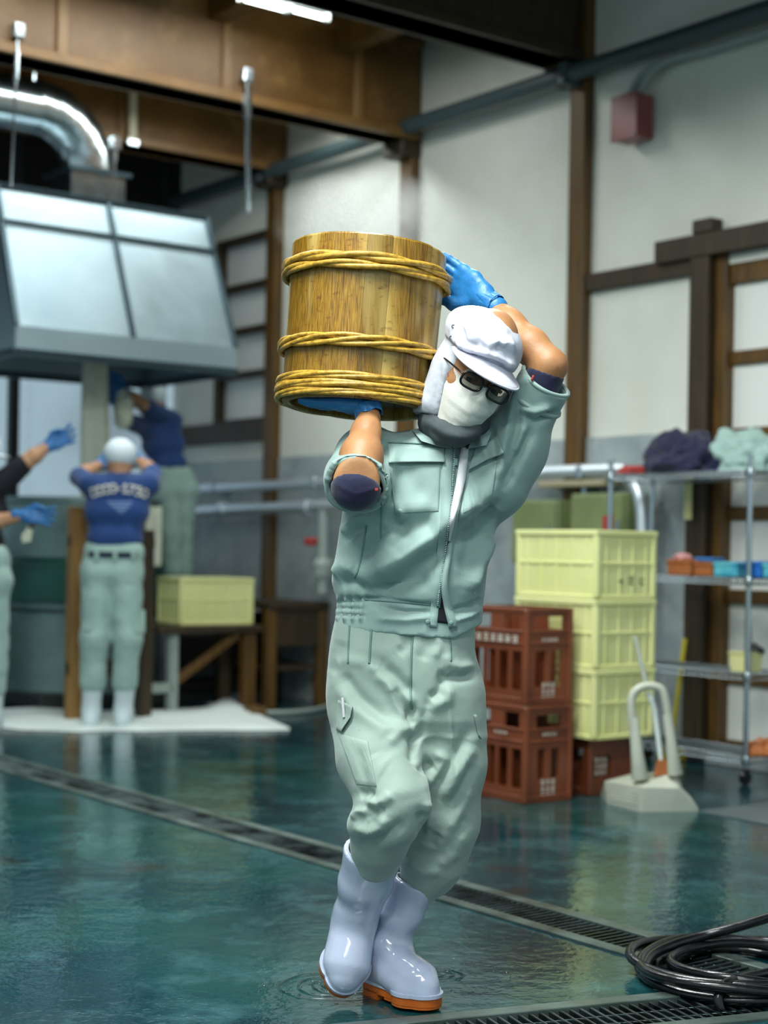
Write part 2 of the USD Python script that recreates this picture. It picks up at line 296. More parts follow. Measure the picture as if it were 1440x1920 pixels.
# ------------------------------------------------------------------ smooth bodies: a distance field and the surface through it
def relax(m, times):
    e = m.edges_unique; N = len(m.vertices); deg = np.maximum(np.bincount(e.ravel(), minlength=N), 1)[:, None]; v = np.array(m.vertices)
    for i in range(2 * times):
        a = np.zeros_like(v)
        for k in range(3): a[:, k] = np.bincount(e[:, 0], v[e[:, 1], k], N) + np.bincount(e[:, 1], v[e[:, 0], k], N)
        v = v + (0.5 if i % 2 == 0 else -0.5) * (a / deg - v)
    m.vertices = v; return m
class Field:
    def __init__(s, lo, hi, h):
        s.h = h; s.lo = np.asarray(lo, float); n = np.ceil((np.asarray(hi) - s.lo) / h).astype(int) + 1; s.n = n
        s.ax = [s.lo[k] + h * np.arange(n[k]) for k in range(3)]; s.F = np.full(n, 0.2, np.float32)
    def sub(s, lo, hi, m=0.07):
        sl = []
        for k in range(3):
            a = int(np.clip((lo[k] - m - s.lo[k]) // s.h, 0, s.n[k])); b = int(np.clip((hi[k] + m - s.lo[k]) // s.h + 2, 0, s.n[k])); sl.append(slice(a, b))
        return tuple(sl), s.ax[0][sl[0]][:, None, None], s.ax[1][sl[1]][None, :, None], s.ax[2][sl[2]][None, None, :]
    def put(s, sl, d, k, op='u'):
        A = s.F[sl]
        if A.size == 0: return s
        if op == 'u': h = np.clip(0.5 + 0.5 * (A - d) / k, 0, 1); s.F[sl] = A + (d - A) * h - k * h * (1 - h)
        elif op == 'd': h = np.clip(0.5 - 0.5 * (A + d) / k, 0, 1); s.F[sl] = A + (-d - A) * h + k * h * (1 - h)
        elif op == 'i': s.F[sl] = np.maximum(A, d)
        return s
    def cone(s, a, b, ra, rb, k=0.02, op='u', clip=None, flat=1.0):
        a = np.asarray(a, float); b = np.asarray(b, float); r = max(ra, rb); sl, X, Y, Z = s.sub(np.minimum(a, b) - r, np.maximum(a, b) + r)
        d = b - a; L2 = max(d @ d, 1e-12); t = np.clip(((X - a[0]) * d[0] + (Y - a[1]) * d[1] + (Z - a[2]) * d[2]) / L2, 0, 1)
        D = np.sqrt((X - a[0] - t * d[0]) ** 2 + ((Y - a[1] - t * d[1]) / flat) ** 2 + (Z - a[2] - t * d[2]) ** 2) - (ra + t * (rb - ra))
        if clip is not None:
            for (c, nn) in clip: nn = np.asarray(nn, float) / np.linalg.norm(nn); D = np.maximum(D, (X - c[0]) * nn[0] + (Y - c[1]) * nn[1] + (Z - c[2]) * nn[2])
        return s.put(sl, D.astype(np.float32), k, op)
    def chain(s, pts, k=0.02, op='u'):
        for a, b in zip(pts[:-1], pts[1:]): s.cone(a[0], b[0], a[1], b[1], k, op)
        return s
    def ell(s, c, r, R=None, k=0.02, op='u'):
        c = np.asarray(c, float); r = np.asarray(r, float); R = np.eye(3) if R is None else np.asarray(R); m = r.max()
        sl, X, Y, Z = s.sub(c - m, c + m); X, Y, Z = X - c[0], Y - c[1], Z - c[2]
        q = [(X * R[i][0] + Y * R[i][1] + Z * R[i][2]) / r[i] for i in range(3)]; D = np.sqrt(q[0] ** 2 + q[1] ** 2 + q[2] ** 2)
        g = np.sqrt((q[0] / r[0]) ** 2 + (q[1] / r[1]) ** 2 + (q[2] / r[2]) ** 2)
        return s.put(sl, (D * (D - 1) / np.maximum(g, 1e-6)).astype(np.float32), k, op)
    def sections(s, S, k=0.03, op='u', p=2.3):
        """S: rows (z, cx, cy, rx, ry), z rising"""
        S = np.array(sorted(map(tuple, S))); lo = (S[:, 1] - S[:, 3]).min(), (S[:, 2] - S[:, 4]).min(), S[0, 0]; hi = (S[:, 1] + S[:, 3]).max(), (S[:, 2] + S[:, 4]).max(), S[-1, 0]
        sl, X, Y, Z = s.sub(lo, hi); z = Z.ravel(); cx, cy, rx, ry = (np.interp(z, S[:, 0], S[:, i])[None, None, :] for i in (1, 2, 3, 4))
        D = ((np.abs((X - cx) / rx) ** p + np.abs((Y - cy) / ry) ** p) ** (1 / p) - 1) * np.minimum(rx, ry)
        D = np.maximum(D, np.maximum(S[0, 0] - Z, Z - S[-1, 0]))
        return s.put(sl, D.astype(np.float32), k, op)
    def half(s, c, n):
        n = np.asarray(n, float) / np.linalg.norm(n); X, Y, Z = s.ax[0][:, None, None], s.ax[1][None, :, None], s.ax[2][None, None, :]
        s.F = np.maximum(s.F, ((X - c[0]) * n[0] + (Y - c[1]) * n[1] + (Z - c[2]) * n[2]).astype(np.float32)); return s
    def mesh(s, smooth=2):
        Fd = s.F.copy()
        for k in range(3):
            ix = [slice(None)] * 3
            for e in (0, -1): ix[k] = e; Fd[tuple(ix)] = np.maximum(Fd[tuple(ix)], 1e-3)
        n = np.array(Fd.shape); C = tuple(n - 1); S = np.zeros(C + (3,), np.float32); cnt = np.zeros(C, np.float32); IN = Fd < 0
        cross = []
        for k in range(3):
            a = [slice(None)] * 3; b = [slice(None)] * 3; a[k] = slice(0, -1); b[k] = slice(1, None); A, B = Fd[tuple(a)], Fd[tuple(b)]
            ch = IN[tuple(a)] != IN[tuple(b)]; cross.append((ch, IN[tuple(a)])); idx = np.argwhere(ch); va, vb = A[ch], B[ch]; t = va / (va - vb)
            pos = idx.astype(np.float32); pos[:, k] += t; o1, o2 = [x for x in range(3) if x != k]
            for d1 in (0, 1):
                for d2 in (0, 1):
                    c = idx.copy(); c[:, o1] -= d1; c[:, o2] -= d2
                    ok = (c[:, o1] >= 0) & (c[:, o2] >= 0) & (c[:, o1] < C[o1]) & (c[:, o2] < C[o2]); c = c[ok]
                    np.add.at(S, (c[:, 0], c[:, 1], c[:, 2]), pos[ok]); np.add.at(cnt, (c[:, 0], c[:, 1], c[:, 2]), 1)
        cell = np.argwhere(cnt > 0); ids = np.full(C, -1, np.int64); ids[tuple(cell.T)] = np.arange(len(cell))
        V = S[tuple(cell.T)] / cnt[tuple(cell.T)][:, None] * s.h + s.lo; Q = []
        for k in range(3):
            ch, ina = cross[k]; idx = np.argwhere(ch); inside = ina[ch]; o1, o2 = (k + 1) % 3, (k + 2) % 3
            ok = (idx[:, o1] > 0) & (idx[:, o2] > 0) & (idx[:, o1] < C[o1]) & (idx[:, o2] < C[o2]); idx, inside = idx[ok], inside[ok]
            q = []
            for d1, d2 in ((1, 1), (0, 1), (0, 0), (1, 0)): c = idx.copy(); c[:, o1] -= d1; c[:, o2] -= d2; q.append(ids[tuple(c.T)])
            q = np.stack(q, 1); q[~inside] = q[~inside][:, ::-1]; Q.append(q)
        Q = np.vstack(Q); m = TM(V, np.vstack([Q[:, [0, 1, 2]], Q[:, [0, 2, 3]]]))
        if m.volume < 0: m.invert()
        return relax(m, smooth)
def folds(m, L, noise=(0.0, 30), gain=1.0):
    """pleats and creases of cloth: L = rows (points on the cloth as seen from the walkway, width in px, height in mm, optional 's' for a step)"""
    m = m.copy(); n = np.array(m.vertex_normals); v = np.array(m.vertices); U, Vv = to_px(v); face = np.clip(-n[:, 1] * 1.6 + 0.15, 0, 1); D = np.zeros(len(v))
    for row in L:
        p = np.asarray(row[0], float); w, a = row[1], row[2] * 0.001 * gain; best = np.full(len(v), 1e9); sg = np.zeros(len(v)); par = np.zeros(len(v)); N = len(p) - 1
        near = np.flatnonzero((U > p[:, 0].min() - 3 * w) & (U < p[:, 0].max() + 3 * w) & (Vv > p[:, 1].min() - 3 * w) & (Vv < p[:, 1].max() + 3 * w) & (face > 0))
        if not len(near): continue
        q = np.stack([U[near], Vv[near]], 1); bd = np.full(len(near), 1e9); bs = np.zeros(len(near)); bp = np.zeros(len(near))
        for i in range(N):
            d = p[i + 1] - p[i]; L2 = d @ d; t = np.clip(((q - p[i]) @ d) / L2, 0, 1); e = q - p[i] - t[:, None] * d; dist = np.linalg.norm(e, axis=1); side = np.sign(d[0] * e[:, 1] - d[1] * e[:, 0])
            k = dist < bd; bd[k] = dist[k]; bs[k] = side[k]; bp[k] = (i + t[k]) / N
        taper = np.clip(np.minimum(bp, 1 - bp) * 5 + 0.25, 0, 1); x = bd / w
        D[near] += a * taper * (np.exp(-x * x) if len(row) < 4 else 2.3 * bs * x * np.exp(-x * x))
    if noise[0]: D += noise[0] * 0.001 * (meshkit.fbm(v * noise[1], 3, 5) - 0.5) * 2
    m.vertices = v + n * (D * np.where(D != 0, np.maximum(face, 0.25 if noise[0] else 0), 0))[:, None]; return m
def depth_of(*ms):
    """how far the cloth lies along a line of sight: a look-up of the front of the meshes"""
    v = np.vstack([m.vertices[m.vertex_normals[:, 1] < 0.05] for m in ms]); U, Vv = to_px(v); tr = cKDTree(np.stack([U, Vv], 1))
    def f(u, vv):
        d, i = tr.query(np.stack([np.ravel(u), np.ravel(vv)], 1), k=8); y = v[i, 1]; lo = y.min(1, keepdims=True); w = (y < lo + 0.03) / (d + 0.5)
        return ((y * w).sum(1) / w.sum(1)).reshape(np.shape(u))
    return f
def resample(p, n):
    p = np.asarray(p, float); l = np.r_[0, np.cumsum(np.linalg.norm(np.diff(p, axis=0), axis=1))]; t = np.linspace(0, l[-1], n); return np.stack([np.interp(t, l, p[:, i]) for i in range(p.shape[1])], 1)
def patch(top, bot, dep, off=0.003, th=0.003, n=24, m=10, bulge=0.0, curl=None):
    """a piece of cloth sewn onto what lies behind it, between two edges"""
    A, B = resample(top, n), resample(bot, n); t = np.linspace(0, 1, m)[:, None, None]; G = A[None] * (1 - t) + B[None] * t
    y = dep(G[..., 0], G[..., 1]); o = off + bulge * np.sin(np.pi * np.linspace(0, 1, m))[:, None] * np.sin(np.pi * np.linspace(0, 1, n))[None]
    if curl is not None: o = o + curl * np.linspace(0, 1, m)[:, None]
    def P(yy): p, q = pq(G[..., 0], G[..., 1]); return np.stack([p / F * yy, yy, CH - q / F * yy], -1)
    return slab(P(y - o), P(y - o + th + off))
def ribbon(line, w, dep, off=0.002, th=0.002, n=40):
    """a narrow strip (seam, tape, stitching) along a line on the cloth; w in px, one number or one per point"""
    p = resample(smooth_path(line, 6), n); d = np.gradient(p, axis=0); d /= np.linalg.norm(d, axis=1, keepdims=True); nn = np.stack([-d[:, 1], d[:, 0]], 1)
    ww = np.interp(np.linspace(0, 1, n), np.linspace(0, 1, len(np.atleast_1d(w))), np.atleast_1d(w))[:, None] / 2
    return patch(p + nn * ww, p - nn * ww, dep, off, th, n, 3)
def rot_to(f, up):
    """rows: right, forward, up of a body part facing f"""
    f = np.asarray(f, float); f /= np.linalg.norm(f); up = np.asarray(up, float); up = up - f * (up @ f); up /= np.linalg.norm(up); return np.array([np.cross(f, up), f, up])

# ================================================================== THE HALL
def wt(a, b, bev=0.004): return bspan(a, b, bev)        # a box in wall coordinates (t along, n out, z up)
FR = dict(loc=W(0, 0, 0), rot=ANG)
floor = thing('floor', 'wet dark teal painted concrete floor', 'floor', kind='structure', **FR)
# the slab is cut where the two drains run
D1 = (2.93, 3.14)            # main drain, along the hall: n from..to
# the short drain meets the main one at a slant; its frame: x along it, y across it towards the near side
EA, EB = to_tn(floor_at(1220, 1870)), to_tn(floor_at(780, 1913)); ED = (EB - EA)[:2] / np.linalg.norm((EB - EA)[:2]); EN = np.array([ED[1], -ED[0]]) if (np.array([ED[1], -ED[0]])[0] < 0) else np.array([-ED[1], ED[0]])
S0 = EA[:2] + ED * ((D1[1] + .02 - EA[1]) / ED[1]); DWID = 0.235
def e2(x, y): return tuple(S0 + ED * x + EN * y)
cut2 = Polygon([e2(.02, 0), e2(3.2, 0), e2(3.2, DWID), e2(.02 + .0, DWID)])
def slab_poly(pg, z0, z1):
    m = extrude(pg, z1 - z0); m.apply_translation((0, 0, z0)); return m
sl = MB()
for pg in (sbox(-9, -0.3, 6, D1[0]), sbox(-9, D1[1], 6, 12).difference(cut2)):
    for g in getattr(pg, 'geoms', [pg]): sl.add(slab_poly(g, -.12, 0))
obj('slab', sl, 'floor', floor, smooth=False)
pit = MB(); pit.add(bspan((-9, D1[0], -0.16), (6, D1[1], -0.11), 0), slab_poly(cut2.buffer(.01), -.16, -.11))
obj('drain_pit', pit, 'pit', floor, smooth=False)
pl = MB(); pl.add(bspan((-2.0, 0.3, 0.0), (-1.02, 1.215, 0.006), 0.002))
obj('cover_plate', pl, mat('cover_plate', '#5c6668', 0.45, var=(4, '#4c5658', 0.4, 0.7)), floor, label='grey steel cover plate let into the wet floor')
def drain(name, label, a0, a1, across, along_t, near, loc=None, rot=ANG):
    """steel channel drain: two rails and cross bars, in wall coordinates"""
    th = thing(name, label, 'drain', W(0, 0, 0) if loc is None else loc, rot)
    c0, c1 = across; S = lambda a, b, z0, z1, e0, e1: bspan((a, e0, z0), (b, e1, z1), 0.002) if along_t else bspan((e0, a, z0), (e1, b, z1), 0.002)
    for e0, e1 in ((c0 - 0.012, c0 + 0.034), (c1 - 0.034, c1 + 0.012)):
        L = 1.0; a = a0
        while a < a1 - 1e-6: b = min(a + L, a1); obj('rail', S(a + 0.002, b - 0.002, -0.02, 0.007, e0, e1), 'rail', th, smooth=False); a = b
    far = MB(); m = int((a1 - a0) / 0.026)
    for i in range(m):
        a = a0 + (i + 0.5) * 0.026; g = S(a - 0.0035, a + 0.0035, -0.022, 0.002, c0 + 0.034, c1 - 0.034)
        if near[0] <= a <= near[1]: obj('cross_bar', g, 'grate', th, smooth=False)
        else: far.add(g)
    for e in (0.33, 0.67): e = c0 + 0.034 + (c1 - c0 - 0.068) * e; obj('long_bar', S(a0, a1, -0.026, -0.003, e - 0.003, e + 0.003), 'grate', th, smooth=False)
    if far.m: obj('distant_bars', far, 'grate', th, smooth=False, kind='stuff')
drain('floor_drain', 'long steel channel drain crossing the floor diagonally behind the walking worker', -4.6, 3.4, D1, True, (-3.2, 0.6))
E3 = ED[0] * DW + ED[1] * NW; E4 = EN[0] * DW + EN[1] * NW; sgn = 1 if np.cross(E3, E4)[2] > 0 else -1
drain('floor_drain', 'short steel grated drain at the bottom edge, in front of the white boots', .03, 3.1, (0, DWID) if sgn > 0 else (-DWID, 0), True, (.0, 2.2), W(S0[0], S0[1], 0), math.degrees(math.atan2(E3[1], E3[0])))

# ---- side wall
wall = thing('wall_right', 'white plaster wall with brown posts above a grey concrete band', 'wall', kind='structure', **FR)
PT = [-1.9, -0.42 - 0.0, 0.966, 2.50, 4.03, 5.36]; PT[1] = -0.60
ZC = 1.675
pan_t = [(-6, -2.0), (-1.93, PT[1]), (0.03, PT[2]), (PT[2], PT[3]), (PT[3], PT[4]), (PT[4], 5.5)]
for a, b in [(-6, -1.96), (-1.96, 0.0), (0.0, PT[2]), (PT[2], PT[3]), (PT[3], PT[4]), (PT[4], 5.5)]:
    if (a, b) == (-1.96, 0.0): obj('plaster_panel', wt((a, -0.12, 2.5), (b, 0, 4.9), 0), 'plaster', wall, smooth=False); continue
    if a == PT[4]:
        t0, t1, z0, z1 = 4.14, 4.80, 1.95, 3.28      # hole for the window
        mb = MB().add(wt((a, -0.12, ZC), (t0, 0, 4.9), 0), wt((t1, -0.12, ZC), (b, 0, 4.9), 0), wt((t0, -0.12, z1), (t1, 0, 4.9), 0), wt((t0, -0.12, ZC), (t1, 0, z0), 0))
        obj('plaster_panel', mb, 'plaster', wall, smooth=False); continue
    obj('plaster_panel', wt((a, -0.12, ZC), (b, 0, 4.9), 0), 'plaster', wall, smooth=False)
obj('concrete_band', wt((0.0, -0.12, 0), (5.5, 0.015, ZC), 0.004), 'concrete', wall, smooth=False)
obj('concrete_band', wt((-6, -0.12, 0), (-1.96, 0.015, ZC), 0.004), 'concrete', wall, smooth=False)
for i, t in enumerate(PT[2:5]):
    obj('post', wt((t - 0.062, -0.05, 0), (t + 0.062, 0.07, 4.9), 0.006), 'wood_brown', wall)
# lintel rails
obj('rail', wt((0.12, -0.02, 2.47), (PT[2] - 0.06, 0.05, 2.565), 0.004), 'wood_dark', wall)
obj('rail', wt((-2.0, -0.02, 2.545), (0.36, 0.085, 2.66), 0.004), 'wood_dark', wall)
obj('peg', wt((-0.03, 0.0, 2.66), (0.10, 0.09, 2.73), 0.006), 'wood_dark', wall)
obj('rail', wt((PT[4], -0.02, 1.80), (5.4, 0.06, 1.95), 0.004), 'wood_dark', wall)
obj('skirting_stone', wt((-1.96, -0.1, 0), (0.0, 0.04, 0.085), 0.005), 'concrete', wall)
# ---- paper-panelled sliding door
door = thing('door_1', 'tall wooden sliding door with white panes between brown rails', 'door', kind='structure', **FR)
obj('jamb', wt((0.0, -0.10, 0.02), (0.125, 0.075, 2.55), 0.006), 'wood_dark', door)
obj('jamb', wt((-0.075, -0.10, 0.02), (-0.002, 0.02, 2.55), 0.006), 'wood_brown', door)
obj('jamb', wt((-1.96, -0.10, 0.02), (-1.86, 0.075, 2.55), 0.006), 'wood_dark', door)
zz = [0.09, 0.44, 0.84, 1.255, 1.645, 2.03, 2.385]
obj('top_rail', wt((-1.86, -0.09, 2.40), (-0.075, -0.01, 2.545), 0.004), 'wood_brown', door)
for z in zz[:-1]: obj('rail', wt((-1.86, -0.07, z - 0.035), (-0.075, -0.02, z + 0.035), 0.004), 'wood_brown', door)
for t in (-0.98, -1.06): obj('stile', wt((t - 0.03, -0.07, 0.05), (t + 0.03, -0.015, 2.42), 0.004), 'wood_brown', door)
PANE = mat('white_pane', '#e4e6e2', 0.55)
for z0, z1 in zip(zz[:-1], zz[1:]):
    for a, b in ((-0.95, -0.075), (-1.86, -1.09)): obj('pane', wt((a, -0.06, z0 + 0.035), (b, -0.045, z1 - 0.035 if z1 < 2.3 else 2.43), 0), PANE, door, smooth=False)
# ---- lattice window beside the hood
win = thing('window_1', 'narrow white-paned window with dark bars beside the steel hood', 'window', kind='structure', **FR)
obj('window_frame', MB().add(wt((4.10, -0.08, 1.93), (4.15, 0.03, 3.30)), wt((4.79, -0.08, 1.93), (4.84, 0.03, 3.30)), wt((4.15, -0.08, 3.25), (4.79, 0.03, 3.30)), wt((4.15, -0.08, 1.93), (4.79, 0.03, 1.97))), 'wood_dark', win)
for i in range(4):
    z0 = 1.97 + i * 0.32
    obj('pane', wt((4.15, -0.06, z0), (4.79, -0.045, z0 + 0.32), 0), PANE, win, smooth=False)
    if i: obj('bar', wt((4.15, -0.06, z0 - 0.025), (4.79, 0.02, z0 + 0.025)), 'wood_dark', win)
# ---- back wall: pale sheeting below, black boards above
bw = thing('wall_back', 'end wall of the hall, black boards above pale translucent sheeting', 'wall', kind='structure', **FR)
PSH = usdkit.material(stage, '/World/Looks/pale_sheeting', {'t': ('translucent_bsdf', {'color': (.93, .96, 1.0)}), 'd': ('diffuse_bsdf', {'color': (.6, .68, .76)}), 'm': ('mix_closure', {'fac': .12})},
    [('t.BSDF', 'm.closure1'), ('d.BSDF', 'm.closure2')], surface='m.closure')
nst = on_t(26, 800, 5.42)[0] % 1.2
for i in range(10):
    n0 = 0.0 + i * 1.2
    obj('black_board', wt((5.42, n0, 2.42), (5.5, n0 + 1.19, 4.9), 0.004), 'black_board', bw, smooth=False)
    obj('pale_sheet', wt((5.48, n0, 0.9), (5.485, n0 + 1.2, 2.42), 0), PSH, bw, smooth=False)
    obj('concrete_base', wt((5.40, n0, 0), (5.5, n0 + 1.2, 0.9), 0.0), 'concrete', bw, smooth=False)
    obj('stud', wt((5.40, n0 - 0.035 + nst, 0.0), (5.47, n0 + 0.035 + nst, 4.9), 0.004), 'dark_iron', bw)
# ---- ceiling, beams and joists
ceil = thing('ceiling', 'dark boarded ceiling on plywood box beams', 'ceiling', kind='structure', **FR)
for i in range(42): obj('ceiling_plank', wt((-6.5, -0.1 + i * 0.2, 4.52 + 0.004 * (i % 3)), (5.5, 0.096 + i * 0.2, 4.56), 0.003), 'ceil', ceil, smooth=False)
def beam(t, zb, n1, m, depth=0.55, w=0.24, stiff=()):
    b = obj('beam', wt((t - w / 2 + 0.025, 0.02, zb), (t + w / 2 - 0.025, n1, zb + depth), 0.003), m, ceil)
    obj('flange', wt((t - w / 2, 0.02, zb), (t + w / 2, n1, zb + 0.055), 0.003), 'beam_edge' if m == 'ply' else m, b)
    obj('flange', wt((t - w / 2, 0.02, zb + depth - 0.055), (t + w / 2, n1, zb + depth), 0.003), 'beam_edge' if m == 'ply' else m, b)
    for n in stiff: obj('stiffener', wt((t - w / 2 + 0.005, n - 0.03, zb + 0.05), (t + w / 2 - 0.005, n + 0.03, zb + depth - 0.05), 0.003), 'beam_edge' if m == 'ply' else m, b)
beam(1.05, 3.73, 8.5, 'wood_dark', 0.62, 0.26, (1.35, 2.6, 3.9))
beam(2.52, 3.59, 8.5, 'ply', 0.62, 0.24, (0.50, 1.43, 2.45, 3.5))
beam(4.02, 3.655, 8.5, 'ply', 0.55, 0.24, (1.3, 2.5, 3.6))
beam(-3.4, 3.75, 8.5, 'wood_dark', 0.6, 0.26, (2, 4))
for t0, t1 in ((1.18, 2.40), (2.64, 3.90), (4.14, 5.4)):
    for n in (0.62, 1.50, 2.4, 3.3, 4.2, 5.1): obj('joist', wt((t0, n - 0.06, 4.02), (t1, n + 0.06, 4.22), 0.004), 'wood_brown', ceil)
    for n in (0.3, 1.1, 1.95, 2.85, 3.7, 4.6): obj('purlin', wt((t0, n - 0.045, 4.36), (t1, n + 0.045, 4.52), 0.004), 'wood_dark', ceil)
# brackets where the beams sit on the posts
for t, z in ((1.05, 3.73), (2.52, 3.59), (4.02, 3.655)):
    obj('corbel', wt((t - 0.10, 0.0, z - 0.10), (t + 0.10, 0.16, z), 0.01), 'wood_dark', ceil)

# ================================================================== THINGS ON THE WALL
ty = (PT[2], PT[3])
cp = thing('wall_pipe', 'long dark pipe running up across the white wall over the posts', 'pipe', **FR)
obj('pipe_run', tube([(-6, 0.14, 3.655), (5.3, 0.14, 3.655)], 0.048, 12), 'pipe_dark', cp)
for t in (-3, -1.0, PT[2], PT[3], PT[4]): obj('clamp', bspan((t - 0.03, 0.0, 3.59), (t + 0.03, 0.20, 3.715), 0.01), 'pipe_dark', cp)
cd = thing('wall_conduit', 'thin pale conduit curving down into the red box on the wall', 'conduit', **FR)
path = smooth_path([(-4, 0.08, 3.57), (-0.4, 0.08, 3.575), (0.22, 0.08, 3.585), (0.36, 0.08, 3.57), (0.45, 0.08, 3.51), (0.49, 0.08, 3.44)], 8)
obj('conduit_run', tube(path, 0.022, 10), 'pipe_pale', cd)
path[:, 0] += 0.07; path[:, 2] -= 0.0
obj('conduit_run', tube(path[10:], 0.018, 10), 'pipe_pale', cd)
rb = thing('junction_box', 'small square dark red box mounted high on the white wall', 'box', W(0.53, 0.045, 3.33), ANG)
obj('box_body', bspan((-0.095, -0.02, -0.115), (0.085, 0.10, 0.115), 0.008), 'redbox', rb)
obj('box_lid', bspan((-0.10, 0.10, -0.12), (0.09, 0.112, 0.12), 0.004), 'redbox', rb)
for sx in (-0.08, 0.07):
    for sz in (-0.1, 0.1): obj('screw', lathe([(0, 0), (0.006, 0), (0.006, 0.003), (0, 0.003)], 8).apply_transform(trimesh.transformations.rotation_matrix(-math.pi / 2, (1, 0, 0))).apply_translation((sx, 0.112, sz)), 'seam', rb)
hp = thing('handrail_pipe', 'upper silver steel pipe along the concrete wall, bent down behind the wire shelf', 'pipe', **FR)
obj('pipe_run', tube(smooth_path([(5.2, 0.14, 1.465), (2.5, 0.14, 1.475), (0.66, 0.14, 1.485), (0.50, 0.14, 1.47), (0.41, 0.14, 1.40), (0.36, 0.14, 1.25), (0.35, 0.14, 0.9), (0.35, 0.14, 0.3)], 8), 0.036, 12), 'pipe_steel', hp)
for t in (0.8, 2.1, 3.3, 4.6): obj('bracket', bspan((t - 0.02, 0.0, 1.44), (t + 0.02, 0.18, 1.51), 0.006), 'chrome', hp)
lp = thing('water_pipe', 'lower shiny steel pipe along the concrete wall', 'pipe', **FR)
obj('pipe_run', tube([(5.2, 0.22, 1.29), (2.6, 0.22, 1.325), (1.6, 0.22, 1.33)], 0.04, 12), 'pipe_steel', lp)
for t in (4.35, 3.3, 2.45): obj('coupling', tube([(t - 0.04, 0.22, 1.31), (t + 0.04, 0.22, 1.312)], 0.052, 12), 'pipe_steel', lp)
dp = thing('drop_pipe', 'pale vertical pipe with a red valve handle below the shiny pipe', 'pipe', **FR)
tdp = on_n(607, 1000, 0.22)[0]
obj('pipe_run', tube([(tdp, 0.22, 1.33), (tdp, 0.22, 0.75)], 0.035, 12), 'pipe_pale', dp)
obj('valve_handle', bspan((tdp + 0.03, 0.24, 1.06), (tdp + 0.12, 0.30, 1.11), 0.01), 'red', dp, label='red valve handle')
obj('valve_body', lathe([(0, 0), (0.06, 0.0), (0.07, 0.08), (0.05, 0.12), (0, 0.12)], 14).apply_translation((tdp, 0.22, 0.86)), 'pipe_pale', dp)
def wall_cabinet(label, t0, t1, z0, z1):
    c = thing('wall_cabinet', label, 'cabinet', W((t0 + t1) / 2, 0.02, (z0 + z1) / 2), ANG); w, h = (t1 - t0) / 2, (z1 - z0) / 2
    obj('body', bspan((-w, -0.01, -h), (w, 0.17, h), 0.006), 'cab', c); obj('door', bspan((-w + 0.012, 0.17, -h + 0.012), (w - 0.012, 0.186, h - 0.012), 0.004), 'cab', c)
    obj('latch', bspan((-w + 0.03, 0.186, -0.03), (-w + 0.05, 0.20, 0.03), 0.003), 'chrome', c); return c
wall_cabinet('olive green steel cabinet on the wall, the left one above the yellow crates', 0.93, 1.30, 0.98, 1.33)
c2 = wall_cabinet('olive green steel cabinet on the wall, the right one bearing a red label', 0.42, 0.83, 1.02, 1.36)
obj('red_label', bspan((-0.13, 0.186, -0.16), (-0.05, 0.189, 0.05), 0), 'red', c2, label='red label plate')
tb = thing('wall_ledge', 'pale narrow board fixed over the olive cabinets', 'board', **FR)
obj('board', bspan((0.62, 0.0, 1.40), (1.12, 0.17, 1.435), 0.005), mat('ledge_wood', '#a39a7c', 0.6), tb); obj('bracket', bspan((0.8, 0.0, 1.34), (0.83, 0.12, 1.40), 0.003), 'chrome', tb)

# ================================================================== HOOD, DUCT, RODS
TH0, TH1, TTOP = 3.15, 4.35, 3.42                       # front edge, back edge, front of the top (t)
nR, zB = on_t(441, 700, TH0); nL, zB2 = on_t(30, 662, TH0); zB = (zB + zB2) / 2
nRt, zT = on_t(386, 408, TTOP); zT = zT
LIPH = 0.16
hood = thing('exhaust_hood', 'large stainless steel extractor hood hanging over the steaming vat', 'extractor hood', W(TH0, (nL + nR) / 2, zB), ANG)
def hp_(t, n, z): return np.array([t - TH0, n - (nL + nR) / 2, z - zB])
nLt = nL + 0.02
def quad(a, b, c, d, th=0.006):
    P = np.array([[a, b], [d, c]]); nrm = np.cross(b - a, d - a); nrm /= np.linalg.norm(nrm); return slab(P, P - nrm * th)
# front face in upper and lower rows of two sheets, kinked like the real one
zk = 0.30                                                # kink below the top
K = lambda f: (TH0 + (TTOP - TH0) * f[0], f[1])
def fr(fv, fn):
    """a point of the front face: fv 0 at the lip, 1 at the top"""
    if fv < 0.74: t = TH0 + 0.0 + (0.20) * fv / 0.74
    else: t = TH0 + 0.20 + (TTOP - TH0 - 0.20) * (fv - 0.74) / 0.26
    z = zB + LIPH + (zT - zB - LIPH) * fv
    a, b = nR + (nRt - nR) * fv, nL + (nLt - nL) * fv
    return hp_(t, a + (b - a) * fn, z)
ns = [0, 0.49, 1.0]
for v0, v1 in ((0, 0.74), (0.74, 1)):
    for n0, n1 in zip(ns[:-1], ns[1:]): obj('front_sheet', quad(fr(v0, n0), fr(v1, n0), fr(v1, n1), fr(v0, n1)), 'steel', hood, smooth=False)
def strip(a, b, r=0.016): return bar(a, b, r * 2, r * 1.2, 0.003)
for a, b in ((fr(0.74, 0), fr(0.74, 1)), (fr(0, 0.49), fr(0.74, 0.49)), (fr(0.74, 0.49), fr(1, 0.49)), (fr(1, 0), fr(1, 1)), (fr(0, 0), fr(0.74, 0)), (fr(0.74, 0), fr(1, 0)), (fr(0, 1), fr(0.74, 1)), (fr(0.74, 1), fr(1, 1))):
    obj('seam_strip', strip(a + np.array([-0.006, 0, 0]), b + np.array([-0.006, 0, 0])), 'seam', hood)
A = [hp_(TH0, nR, zB), hp_(TH0, nL, zB), hp_(TH1, nL, zB), hp_(TH1, nR, zB)]; Bq = [p + np.array([0, 0, LIPH]) for p in A]
T4 = [fr(1, 0), fr(1, 1), hp_(TH1 - 0.2, nLt, zT), hp_(TH1 - 0.2, nRt, zT)]
